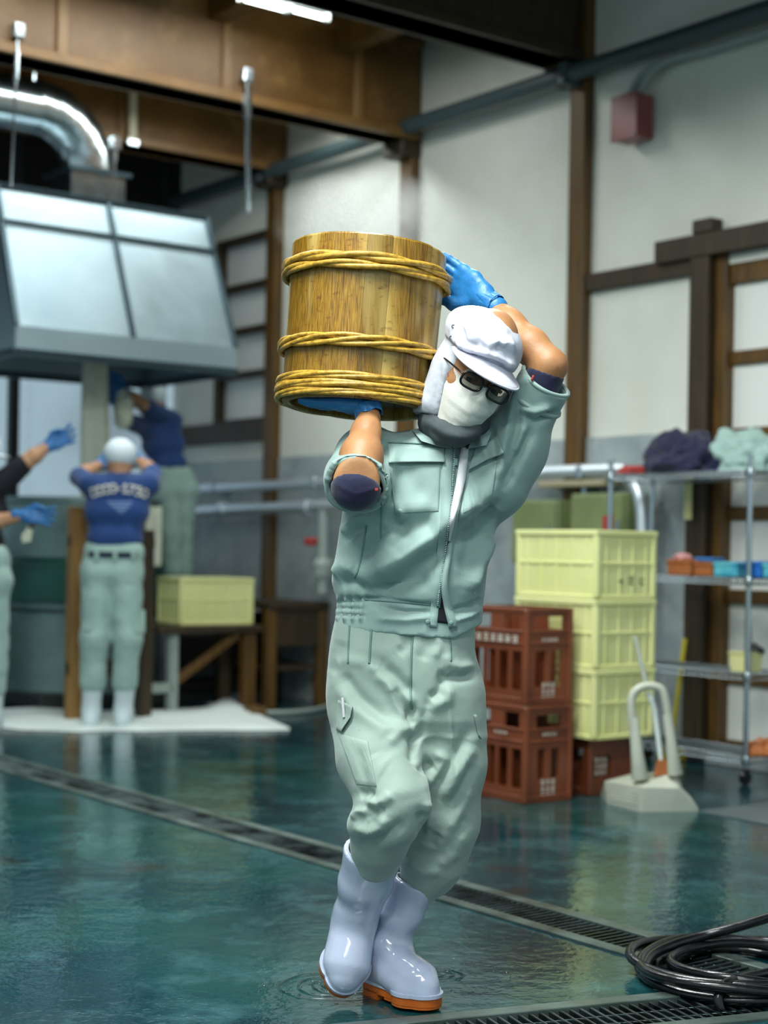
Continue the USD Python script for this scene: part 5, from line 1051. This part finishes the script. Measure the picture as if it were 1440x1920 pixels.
heap('folded_clothes', 'pale green garment lying on the navy heap on the wire shelf', 'clothes', -.40, .25, 1.442, (.23, .11, .155), 'cloth_pale', 8)
heap('folded_clothes', 'small white cloth behind the navy heap on the wire shelf', 'clothes', .13, .20, 1.442, (.10, .08, .115), 'white_cloth', 5)
heap('red_cloth', 'small crumpled red cloth at the left end of the top shelf', 'cloth', .19, .39, 1.442, (.095, .05, .030), 'red', 11)
def carton(name, label, cat, u0, u1, v0, v1, n, depth, m, z, group=None, lid=None):
    ta, tb_ = on_n(u0, v1, n)[0], on_n(u1, v1, n)[0]; h = abs(on_n((u0 + u1) / 2, v0, n)[1] - on_n((u0 + u1) / 2, v1, n)[1]); w = abs(ta - tb_) / 2
    th = thing(name, label, cat, W((ta + tb_) / 2, n - depth / 2, z), ANG, group)
    obj('body', bspan((-w, -depth / 2, 0), (w, depth / 2, h * .8), .006), m, th); obj('lid', bspan((-w - .004, -depth / 2 - .004, h * .72), (w + .004, depth / 2 + .004, h), .006), lid or m, th); return th
Z2, Z3, Z1 = tiers[2] + .005, tiers[1] + .005, tiers[0] + .005
carton('small_box', 'orange brown box on the second shelf, nearest the shelf post', 'box', 1250, 1294, 1046, 1076, .42, .2, 'orange_box', Z2, 'orange boxes on the shelf')
carton('small_box', 'orange brown box on the second shelf, next to the blue boxes', 'box', 1300, 1334, 1050, 1076, .42, .2, 'orange_box', Z2, 'orange boxes on the shelf')
carton('blue_box', 'turquoise box on the second shelf', 'box', 1337, 1382, 1048, 1076, .42, .2, 'blue_box', Z2)
carton('blue_box', 'deep blue box on the second shelf', 'box', 1396, 1427, 1046, 1077, .42, .18, 'blue_deep', Z2)
carton('blue_box', 'small turquoise box between the deep blue box and the frame edge', 'box', 1430, 1462, 1050, 1078, .42, .2, 'blue_box', Z2)
tq = on_n(1272, 1046, .36)[0]; obj_top('pink_cloth', TM(*(lambda s: (s.vertices * [.05, .04, .022] * (1 + .5 * (meshkit.noise(s.vertices * 3) - .5))[:, None], s.faces))(trimesh.creation.icosphere(3))), 'pink', 'small pink cloth lying on the orange box', 'cloth', W(tq, .33, Z2 + .085), ANG)
tq = on_n(1322, 1050, .36)[0]; obj_top('blue_packet', bx((0, 0, .0), (.12, .09, .02), .006), 'glove_far', 'light blue packet lying on the orange box', 'packet', W(tq, .33, Z2 + .078), ANG)
tq = on_n(1388, 1240, .40)[0]; bk = thing('small_basket', 'small pale yellow basket on the third shelf', 'basket', W(tq, .36, Z3), ANG)
pr_ = [(-.062, -.05), (.062, -.05), (.062, .05), (-.062, .05)]; lo = np.array([(x * .86, y * .86, 0) for x, y in pr_]); hi = np.array([(x, y, .085) for x, y in pr_])
for i in range(4): j = (i + 1) % 4; obj('side', quad(lo[i], lo[j], hi[j], hi[i], .004), 'pale_yellow', bk, smooth=False)
obj('bottom', quad(lo[0], lo[3], lo[2], lo[1], .004), 'pale_yellow', bk, smooth=False); obj('rim', MB().add(*[bar(hi[i], hi[(i + 1) % 4], .01, .008) for i in range(4)]), 'pale_yellow', bk)
tl = thing('scoop', 'dark iron scoop resting in the pale yellow basket', 'scoop', W(tq - .02, .33, Z3 + .02), ANG)
obj('blade', tube(smooth_path([(-.05, 0, .07), (0, 0, .095), (.03, 0, .08), (.045, 0, .02)], 5), [.018] * 16, 8), 'dark_iron', tl, smooth=True); obj('handle', tube([(.02, 0, .08), (.03, 0, .20)], .009, 8), 'dark_iron', tl, smooth=True)
heap('brown_bundle', 'brown crumpled bundle on the bottom shelf', 'bundle', on_n(1428, 1400, .36)[0], .34, Z1, (.085, .08, .06), 'orange_box', 14)
ybr = thing('yellow_stick', 'yellow broom stick leaning behind the shelf against the dark door post', 'stick', W(.20, .085, .0), ANG)
obj('stick', tube([(-.02, .0, .06), (-.10, .0, .62)], .013, 8), 'yellow_paint', ybr, smooth=True); obj('head', bspan((-.10, -.03, .0), (.06, .03, .07), .008), 'yellow_paint', ybr)
ys = thing('hanging_strip', 'narrow pale yellow plastic strip hanging from the top shelf', 'strip', W(*(lambda r: (r[0], .09, r[1]))(on_n(1291, 900, .09))), ANG)
obj('strip', bspan((-.025, -.004, -.20), (.025, .004, .08), .002), 'pale_yellow', ys); obj('hook', tube([(0, 0, .08), (0, .01, .11)], .003, 6), 'chrome', ys)

# ================================================================== HOSE COIL
hc = floor_at(1392, 1835); hose = thing('hose_coil', 'coiled black rubber hose lying across the drains in the lower corner', 'hose', hc)
HR = .0125
for k, (rx, ry, ox, oy, z0, a0, turns) in enumerate(((.265, .25, .0, .0, .013, .4, 1.15), (.235, .235, .02, -.015, .014, 2.0, 1.1), (.285, .235, .02, .02, .036, 2.9, 1.05), (.205, .21, .04, .03, .015, 4.4, .9), (.25, .255, -.005, -.03, .039, 5.0, 1.1), (.225, .19, .05, -.03, .040, 1.0, .8))):
    T = np.linspace(0, 2 * np.pi * turns, 90); obj('loop', tube(np.stack([ox + (rx + .012 * np.sin(2 * T + k)) * np.cos(T + a0), oy + (ry + .012 * np.cos(3 * T + k)) * np.sin(T + a0), z0 + .005 * np.sin(3 * T + k) + .004], 1), HR, 10), 'rubber', hose, smooth=True)
tailw = [at(1206, 1822, hc[1] - .06), at(1222, 1793, hc[1] + .04), at(1262, 1772, hc[1] + .10), at(1330, 1752, hc[1] + .13), at(1400, 1733, hc[1] + .10), at(1480, 1706, hc[1] + .05), at(1600, 1650, hc[1])]
tl2 = smooth_path(np.array([pts_ for pts_ in tailw]), 8); obj('free_end', tube(np.vstack([tl2]), HR * 1.02, 10), 'rubber', hose, smooth=True, world=True)
e2 = smooth_path(np.array([at(1352, 1898, hc[1] - .26), at(1347, 1868, hc[1] - .25), at(1362, 1845, hc[1] - .22), at(1400, 1832, hc[1] - .16), at(1450, 1822, hc[1] - .12), at(1530, 1800, hc[1] - .1)]), 8); obj('free_end', tube(e2, HR, 10), 'rubber', hose, smooth=True, world=True)

# ================================================================== VAT, BENCH, SHEET
tV = 4.28; nV = on_t(296, 1060, tV)[0] + .585
vat = thing('steaming_vat', 'large round vat, zinc drum above a dark green band on a steel boiler', 'vat', W(tV, nV, 0), ANG)
obj('boiler', lathe([(0, .02), (.50, .02), (.50, .12), (.49, .14), (.49, .60), (.53, .63), (.53, .66), (0, .66)], 48), 'zinc', vat)
obj('green_band', lathe([(.50, .66), (.56, .665), (.56, .93), (.54, .95), (.46, .955), (.46, .66)], 48), 'teal_tank', vat)
obj('drum', lathe([(.46, .955), (.52, .955), (.52, 1.30), (.535, 1.31), (.535, 1.34), (.50, 1.345), (.49, 1.1), (0, 1.08)], 48), 'zinc', vat)
for z in (.70, .90): obj('hoop', lathe([(.558, z - .012), (.566, z - .012), (.566, z + .012), (.558, z + .012)], 48), 'teal_tank', vat)
obj('base_block', bspan((-.5, -.5, 0), (.5, .5, .10), .01), 'dark_iron', vat)
hc2 = thing('hung_cloth', 'pale cotton cloth hanging from under the hood into the vat', 'cloth', W(0, 0, 0), ANG)
n1_, z1_ = on_t(178, 700, 3.85); n2_, z2_ = on_t(182, 880, 3.85); G_ = np.zeros((20, 28, 3))
for i, k in enumerate(np.linspace(0, 1, 20)):
    for j, a in enumerate(np.linspace(0, 2 * np.pi, 28)): r_ = .085 * (1 + .12 * k) * (1 + .16 * math.sin(4 * a + 2 * k) + .07 * math.sin(9 * a)); G_[i, j] = (3.85 + r_ * .7 * math.cos(a), n1_ + (n2_ - n1_) * k + r_ * math.sin(a), z1_ + .1 + (z2_ - z1_ - .1 - .28) * k)
v_, f_ = grid_mesh(G_); obj('cloth', TM(v_, f_), 'cotton_cloth', hc2, smooth=True)
n3_, z3_ = on_t(232, 770, 3.85); s_ = trimesh.creation.icosphere(3); vv_ = s_.vertices * [.08, .06, .12] * (1 + .6 * (meshkit.fbm(s_.vertices * 2, 3, 4) - .5))[:, None]; obj('bunched_corner', TM(vv_ + [3.85, n3_, z3_], s_.faces), 'cotton_cloth', hc2, smooth=True)
dr = thing('draped_cloth', 'pale cloth strip draped over the green band beside the wooden post', 'cloth', W(0, 0, 0), ANG)
na_, za_ = on_t(275, 950, 3.58); nb_, zb_ = on_t(301, 1062, 3.58); Pg = np.array([[(3.58 + .012 * math.sin(j * 1.3), na_ + (nb_ - na_) * j / 9, za_ + (zb_ - za_) * i / 9 + .004 * math.sin(j)) for j in range(10)] for i in range(10)]); obj('cloth', slab(Pg, Pg + [.012, 0, 0]), 'cotton_cloth', dr, smooth=True)
wf = thing('wooden_stand', 'rough wooden frame of posts and a crossbar before the vat', 'stand', W(0, 0, 0), ANG); tW = 3.05
nA, zA = on_t(146, 950, tW); nC, zC_ = on_t(274, 1000, tW); obj('post', bspan((tW - .04, nA - .05, 0), (tW + .04, nA + .05, zA), .008), mat('raw_wood', '#9a7440', 0.6, var=(6, '#7a5628', .4, .7), stretch=(5, 5, .6)), wf)
obj('post', bspan((tW - .04, nC - .04, 0), (tW + .04, nC + .04, zC_ + .02), .008), 'wood_dark', wf); obj('crossbar', bspan((tW - .03, nC - .05, zC_ - .09), (tW + .03, nA + .05, zC_ - .02), .006), 'wood_brown', wf); obj('crossbar', bspan((tW - .03, nC - .05, .28), (tW + .03, nA + .05, .36), .006), 'wood_dark', wf)
bn = thing('work_bench', 'low wooden bench with a diagonal brace carrying a yellow crate', 'bench', W(0, 0, 0), ANG)
bL, bR = on_t(288, 1170, 3.3)[0], on_t(482, 1180, 3.3)[0]
obj('top', bspan((3.22, bR, .50), (3.66, bL, .545), .006), 'wood_dark', bn)
for n in (on_t(323, 1240, 3.3)[0],): obj('leg', bspan((3.27, n - .03, 0), (3.33, n + .03, .50), .005), 'pipe_pale', bn)
obj('leg', bspan((3.27, on_t(466, 1240, 3.3)[0] - .04, 0), (3.35, on_t(466, 1240, 3.3)[0] + .04, .50), .005), 'wood_brown', bn)
for n in (bL - .06, bR + .06): obj('leg', bspan((3.57, n - .035, 0), (3.64, n + .035, .50), .005), 'wood_dark', bn)
q1, q2 = on_t(330, 1276, 3.3), on_t(446, 1188, 3.3); obj('brace', bar((3.3, *q1), (3.3, *q2), .04, .05), 'wood_brown', bn); q3 = on_t(250, 1292, 3.3); obj('foot_rail', bspan((3.27, on_t(323, 1240, 3.3)[0], q3[1] - .03), (3.33, q3[0], q3[1] + .03), .005), 'pipe_pale', bn)
st = thing('side_table', 'dark wooden side table with a lower shelf at the end of the bench', 'table', W(0, 0, 0), ANG); n0s, n1s = .06, bR - .06
obj('top', bspan((3.24, n0s, .64), (3.9, n1s, .69), .008), 'wood_dark', st); obj('apron', bspan((3.27, n0s + .03, .40), (3.30, n1s - .03, .64), .004), 'wood_dark', st); obj('shelf', bspan((3.28, n0s + .03, .24), (3.88, n1s - .03, .27), .004), 'wood_dark', st); obj('back_panel', bspan((3.84, n0s + .03, .05), (3.87, n1s - .03, .6), .004), 'black_board', st)
for t in (3.26, 3.84):
    for n in (n0s + .035, n1s - .035): obj('leg', bspan((t - .0, n - .035, 0), (t + .07, n + .035, .64), .005), 'wood_brown' if t < 3.5 else 'wood_dark', st)
mc = thing('pump_unit', 'dark iron pump unit standing under the bench', 'machine', W(4.02, .60, 0), ANG); obj('casing', bspan((-.09, -.2, .06), (.08, .18, .46), .02), 'black_board', mc); obj('skid', bspan((-.10, -.21, 0), (.10, .19, .06), .006), 'dark_iron', mc); obj('motor', tube([(-.12, -.03, .2), (-.12, .16, .2)], .06, 16), 'dark_iron', mc)
PZ = .60
# platform behind the crate on which a worker stands
pf = thing('wooden_platform', 'wooden step platform behind the bench', 'platform', W(4.25, on_t(335, 1085, 4.25)[0], 0), ANG)
obj('deck', bspan((-.12, -.28, PZ - .045), (.32, .13, PZ), .006), 'wood_dark', pf)
for x in (-.08, .28):
    for y in (-.24, .09): obj('leg', bspan((x - .03, y - .03, 0), (x + .03, y + .03, PZ - .045), .004), 'wood_dark', pf)
# white sheet on the floor
fa = [(-40, 1338), (60, 1331), (150, 1334), (250, 1334), (330, 1331), (395, 1329), (428, 1316), (452, 1328), (490, 1344), (543, 1367)]; ne = [(-40, 1362), (40, 1370), (90, 1371), (150, 1374), (205, 1371), (260, 1373), (330, 1371), (400, 1370), (470, 1371), (543, 1370)]
fa, ne = resample(fa, 60), resample(ne, 60); Gs = np.zeros((22, 60, 3))
for i, k in enumerate(np.linspace(0, 1, 22)):
    for j in range(60): p = floor_at(*(fa[j] * (1 - k) + ne[j] * k)); w = math.sin(math.pi * k) ** .5 * min(1, (59 - j) / 6); p[2] = .004 + .045 * w * float(meshkit.fbm(p * 3.2, 3, 2)) + .03 * math.exp(-((j - 46) / 3) ** 2) * (1 - k) ** 2; Gs[i, j] = p
sh = thing('floor_sheet', 'white crumpled sheet spread on the floor under the vat', 'sheet', Gs[11, 30] * [1, 1, 0]); obj('cloth', slab(Gs + [0, 0, .004], Gs), 'sheet', sh, smooth=60, world=True)
hz = thing('pale_hose', 'thin pale hose looping over the floor by the dark side table', 'hose', floor_at(500, 1335)); pz = smooth_path([floor_at(u, v, .016) for u, v in ((395, 1322), (420, 1328), (440, 1333), (480, 1336), (540, 1336), (590, 1331), (622, 1322))], 8); obj('hose_run', tube(pz, .016, 8), 'pipe_pale', hz, smooth=True, world=True); obj('nozzle', tube([pz[0], pz[0] + (pz[0] - pz[1]) / np.linalg.norm(pz[0] - pz[1]) * .12], [.022, .012], 8), 'chrome', hz, world=True)
obj_top('wood_block', bx((0, 0, .03), (.10, .20, .06), .008), 'wood_brown', 'short wooden block on the floor by the peak of the white sheet', 'block', floor_at(478, 1342), 20, smooth=30)

# ================================================================== THE THREE WORKERS BY THE VAT
def figure(label, base, y, J, shirt, hand_open=False, glove='glove_far', sleeves=.95, back=True, hat_dir=(0, 1, 0), h=.0085, feet=True, gloved=True):
    """a clothed standing figure: J gives its joints as (u, v, depth)"""
    th = thing('person', label, 'person', base); j = {k: at(v[0], v[1], y + v[2]) for k, v in J.items()}; allp = np.array(list(j.values())); lo, hi = allp.min(0) - .22, allp.max(0) + .22; k_ = y / F
    part = lambda n, m, mt, lab=None, par=None: obj(n, m, mt, par or th, lab, True, world=True)
    body = Field(lo, hi, h); mid = (j['shL'] + j['shR']) / 2; hip = (j['hipL'] + j['hipR']) / 2
    body.cone(mid * .8 + hip * .2, hip, .06, .06, .05); body.cone(mid, j['head'], .052, .05, .03); body.ell(j['head'], (.074, .092, .112), None, .02)
    for s in 'LR': body.chain([(j['sh' + s], .05), (j['el' + s], .042)], .02); body.chain([(j['el' + s], .042), (j['el' + s] * .6 + j['wr' + s] * .4, .041), (j['wr' + s], .028)], .02); body.chain([(j['hip' + s], .07), (j['kn' + s], .05), (j['an' + s], .04)], .02)
    part('body', body.mesh(2), 'skin_far')
    sh = Field(lo, hi, h); wv = np.cross(hip - mid, (0, -1, 0)); sw = np.linalg.norm(j['shL'] - j['shR']) / 2
    for q, r in ((.06, .088), (.35, .094), (.7, .088), (1.0, .084)):
        c = mid * (1 - q) + hip * q; w = (sw * (.74, .74, .60, .52)[(0.06, .35, .7, 1.0).index(q)]) - .03; ln = (j['shR'] - j['shL']) * (1 - q) + (j['hipR'] - j['hipL']) * q * 1.0; ln /= np.linalg.norm(ln); sh.cone(c - ln * w, c + ln * w, r, r, .05)
    for s in 'LR': sh.chain([(j['sh' + s], .066), (j['sh' + s] * (1 - sleeves) + j['el' + s] * sleeves, .058)], .035)
    sh.cone(j['head'] - [0, 0, .12], mid, .062, .07, .03)
    sm = sh.mesh(2); v = sm.vertices; sm.vertices = v + sm.vertex_normals * (.008 * (meshkit.fbm(v * 9, 3, 2) - .5) * 2)[:, None]; so = part('shirt', sm, shirt)
    tr_ = Field(lo, hi, h); pel = hip + (hip - mid) * .16; ln = (j['hipR'] - j['hipL']) / np.linalg.norm(j['hipR'] - j['hipL']); w = np.linalg.norm(j['hipR'] - j['hipL']) / 2 + .01
    tr_.cone(pel - ln * w, pel + ln * w, .098, .098, .04); tr_.cone(hip + (mid - hip) * .10 - ln * w * .95, hip + (mid - hip) * .10 + ln * w * .95, .094, .094, .04)
    for s in 'LR': e = j['kn' + s] * .42 + j['an' + s] * .58; tr_.chain([(j['hip' + s] + (hip - mid) * .16, .098), (j['kn' + s], .080), (e, .072)], .03); tr_.half(j['head'], (0, 0, 1))
    tm_ = tr_.mesh(2); v = tm_.vertices; tm_.vertices = v + tm_.vertex_normals * (.012 * (meshkit.fbm(v * 8, 3, 7) - .5) * 2)[:, None]; to = part('trousers', tm_, 'cloth_pale')
    if feet:
        for s in 'LR':
            bo = Field(j['an' + s] - .35, j['an' + s] + .45, h); e = j['kn' + s] * .45 + j['an' + s] * .55; toe = np.array([0, .15 if back else -.15, 0]); a = j['an' + s]; bo.chain([(e, .062), (a + [0, 0, .02], .050), (a + [0, -toe[1] * .25, -.03], .045)], .03); bo.chain([(a + [0, 0, -.04], .043), (a + toe + [0, 0, -.05], .040)], .03); bo.half(a - [0, 0, .085], (0, 0, -1)); b_ = part('boot', bo.mesh(2), 'boot_far')
            part('sole', bx(a + toe * .42 + [0, 0, -.082], (.095, .27, .018), .008), 'dark_iron', par=b_)
    ca = Field(j['head'] - .2, j['head'] + .22, h); hdv = np.asarray(hat_dir, float); ca.ell(j['head'] + [0, 0, .045], (.094, .108, .092), None, .02); ca.half(j['head'] + [0, 0, -.02], (0, 0, -1)); c_ = part('cap', ca.mesh(2), 'hat_far')
    br_ = [[j['head'] + np.array([0, 0, .0]) + (hdv * math.cos(a) + np.cross(hdv, (0, 0, 1)) * math.sin(a)) * (.085 + .075 * r * math.cos(a)) + [0, 0, -.02 * r] for a in np.linspace(-1.1, 1.1, 15)] for r in np.linspace(0, 1, 4)]; br_ = np.array(br_); part('brim', slab(br_ + [0, 0, .004], br_), 'hat_far', par=c_)
    for s in 'LR':
        if 'ha' + s in j:
            d = j['ha' + s] - j['wr' + s]; nrm_ = np.array([0, -1.0, .2]) if abs(d[1]) < .1 else np.array([0, 0, 1.0]); hm_, Q_ = hand(j['wr' + s], d, nrm_, (0, 0, 1), (.12, .12, .1) if hand_open else (.6, .7, .4), .5 if hand_open else .1, cuff=False, hres=.0055); part('glove' if gloved else 'hand', hm_, glove if gloved else 'skin_far', 'blue nitrile glove' if gloved else None)
    return th, j, sm, tm_, so, to
y1_ = 9.08
w1, j1, sm1, tm1, so1, to1 = figure('worker in a blue shirt seen from behind, standing on the white sheet', floor_at(203, 1366), y1_, dict(head=(225, 866, .05), shL=(168, 908, 0), shR=(279, 908, 0), elL=(146, 893, .14), elR=(287, 886, .14), wrL=(186, 872, .34), wrR=(262, 864, .34), haL=(205, 868, .38), haR=(244, 860, .38), hipL=(187, 1050, 0), hipR=(236, 1050, 0), knL=(178, 1195, -.03), knR=(240, 1195, -.03), anL=(171, 1340, 0), anR=(231, 1340, 0)), 'blue_shirt', sleeves=.9, back=True, hat_dir=(0, 1, -.1))
dS = depth_of(sm1); dK = depth_of(tm1)
lt = MB()
word = 'DDOG-1730'
for i, ch in enumerate(word):
    g = meshkit.text_mesh(ch, .052, .002, True); x = -(len(word) - 1) / 2 + i; a = -x * .05; v = g.vertices - [g.bounds[:, 0].mean(), 0, 0]; ca_, sa_ = math.cos(a), math.sin(a); px_, pz_ = v[:, 0] * ca_ - v[:, 1] * sa_, v[:, 0] * sa_ + v[:, 1] * ca_
    X_ = at(228, 925, y1_)[0] + x * .034 + px_; Z_ = at(228, 925, y1_)[2] - .0013 * x * x * 1.2 + pz_; U_, V_ = to_px(np.stack([X_, np.full_like(X_, y1_ - .12), Z_], 1)); lt.add(TM(np.stack([X_, dS(U_, V_) - .004 - v[:, 2], Z_], 1), g.faces))
obj('lettering', lt, 'print', w1.GetChild('shirt') if False else so1, label='white arched lettering', world=True)
em = MB()
for (a, b, c, d) in ((200, 940, 250, 944), (206, 947, 246, 951), (214, 953, 240, 957), (221, 959, 234, 963)): em.add(patch([(a, b), (c, b)], [(a + 3, d), (c - 3, d)], dS, .004, .002, 10, 3))
obj('emblem', em, mat('faded_print', '#6d86b8', .6), so1, label='white wedge-shaped emblem', world=True)
obj('belt', patch([(166, 1034), (256, 1036)], [(167, 1044), (257, 1046)], dK, .012, .004, 24, 3), 'navy', to1, label='navy belt', world=True)
for u in (181, 216, 250): obj('belt_loop', patch([(u - 4, 1030), (u + 4, 1030)], [(u - 4, 1050), (u + 4, 1050)], dK, .018, .004, 4, 4), 'cloth_pale', to1, world=True)
for a, b, c, d in ((150, 1135, 172, 1180), (250, 1140, 272, 1185)): obj('cargo_pocket', patch([(a, b), (c, b + 4)], [(a + 2, d), (c, d + 2)], dK, .012, .006, 8, 8), 'cloth_pale', to1, world=True)
y2_ = at(335, 1085, 1)[1] * 0 + float(W(4.25, on_t(335, 1085, 4.25)[0])[1])
VZ = float(to_px(W(4.25, on_t(335, 1085, 4.25)[0], PZ + .092))[1])
w2 = figure('worker in a dark blue shirt leaning under the hood, standing behind the yellow crate', W(4.25, on_t(335, 1085, 4.25)[0], PZ), y2_, dict(head=(287, 752, -.05), shL=(268, 800, -.10), shR=(326, 790, .08), elL=(240, 790, -.25), elR=(268, 760, -.25), wrL=(214, 752, -.28), wrR=(228, 728, -.3), haL=(203, 738, -.28), haR=(214, 715, -.3), hipL=(306, 905, -.05), hipR=(340, 905, .05), knL=(320, 1000, -.06), knR=(338, 1000, .05), anL=(326, VZ, -.06), anR=(344, VZ, .05)), 'blue_shirt', back=True, hat_dir=(-.9, .3, -.2), sleeves=.9)
y3_ = 8.75
w3 = figure('worker in a dark shirt at the left edge, reaching out one blue gloved hand', floor_at(-52, 1378), y3_, dict(head=(-32, 850, 0), shL=(-85, 905, .08), shR=(4, 905, -.02), elL=(-40, 985, -.18), elR=(48, 868, -.02), wrL=(46, 966, -.22), wrR=(91, 836, 0), haL=(72, 968, -.22), haR=(116, 824, 0), hipL=(-62, 1065, .04), hipR=(-15, 1065, -.02), knL=(-66, 1205, .04), knR=(-12, 1205, 0), anL=(-70, 1352, .04), anR=(-14, 1352, 0)), 'dark_shirt', hand_open=True, back=False, hat_dir=(.9, -.2, 0), sleeves=.86)
tc = thing('wooden_scoop', 'small tan wooden scoop held in a blue glove at the left edge', 'scoop', at(62, 985, y3_ - .22)); obj('handle', tube([at(66, 972, y3_ - .22), at(58, 990, y3_ - .22)], .014, 8), 'wood_brown', tc, smooth=True, world=True); obj('blade', trimesh.convex.convex_hull(np.array([at(u, v, y3_ - .22 + d) for u, v in ((52, 988), (62, 988), (58, 1015), (42, 1018), (40, 1004)) for d in (0, .015)])), 'cotton_cloth', tc, world=True)
# steam drifting off the tub and from under the hood
def steam(name, label, c, r, dens, sc):
    m = trimesh.creation.icosphere(3); m.vertices = m.vertices * r
    mt = usdkit.material(stage, '/World/Looks/' + name + '_air', {'v': ('principled_volume', {'color': (0.95, 0.97, 0.97)}), 'g': ('geometry', {}), 'n': ('noise_texture', {'scale': sc, 'detail': 3}), 'tc': ('texture_coordinate', {}), 'gr': ('mapping', {'scale': (1 / r[0], 1 / r[1], 1 / r[2])}), 'sp': ('gradient_texture', {'gradient_type': 'spherical'}), 'r': ('map_range', {'from_min': .35, 'from_max': .75, 'to_max': dens, 'clamp': True}), 'm': ('math', {'math_type': 'multiply'})},
        [('g.position', 'n.vector'), ('n.fac', 'r.value'), ('tc.object', 'gr.vector'), ('gr.vector', 'sp.vector'), ('r.result', 'm.value1'), ('sp.fac', 'm.value2'), ('m.value', 'v.density')], volume='v.volume')
    pr = obj(name, m, mt, None, label, True, 'steam', None, 'stuff'); UsdGeom.Xformable(pr).AddTranslateOp().Set(Gf.Vec3d(*map(float, c)))
steam('tub_steam', 'thin white steam rising off the wooden tub', at(690, 418, 3.85), (.24, .18, .13), 13.0, 9)
steam('vat_steam', 'grey steam under the steel hood above the vat', W(tV - .1, nV - .1, 1.75), (.45, .55, .5), 1.6, 3)

# rings and droplets of water round the boots
water = usdkit.material(stage, '/World/Looks/water_film', {'t': ('transparent_bsdf', {}), 'g': ('glossy_bsdf', {'roughness': 0.04, 'color': (1, 1, 1)}), 'f': ('fresnel', {'IOR': 1.6}), 'm': ('mix_closure', {})}, [('f.fac', 'm.fac'), ('t.BSDF', 'm.closure1'), ('g.BSDF', 'm.closure2')], surface='m.closure')
for lab, (u, v), rr in (('ring ripples in the water to the right of the standing boot', (815, 1828), (.02, .038, .058)), ('splash ripples in the water under the lifted boot', (628, 1850), (.025, .05, .08, .115))):
    c = floor_at(u, v); th = thing('water_ripple', lab, 'water', c, kind='stuff')
    for k, r_ in enumerate(rr):
        T = np.linspace(0, 2 * np.pi, 61)[:-1]; pts = np.stack([(r_ + .004 * np.sin(3 * T + k)) * np.cos(T) * 1.15, (r_ + .004 * np.cos(4 * T + k)) * np.sin(T), 0 * T + .0006], 1); obj('ring', tube(pts, .0028, 8, True), water, th, smooth=True)
    rg = np.random.RandomState(int(u)); dm = MB()
    for k in range(70): a, q = rg.rand() * 6.28, .03 + .14 * rg.rand(); s_ = trimesh.creation.icosphere(1); s_.vertices = s_.vertices * [.002 + .003 * rg.rand(), .003, .0016] + [q * 1.3 * math.cos(a), q * math.sin(a), .0006]; dm.add(s_)
    obj('droplets', dm, water, th, smooth=True, kind='stuff')
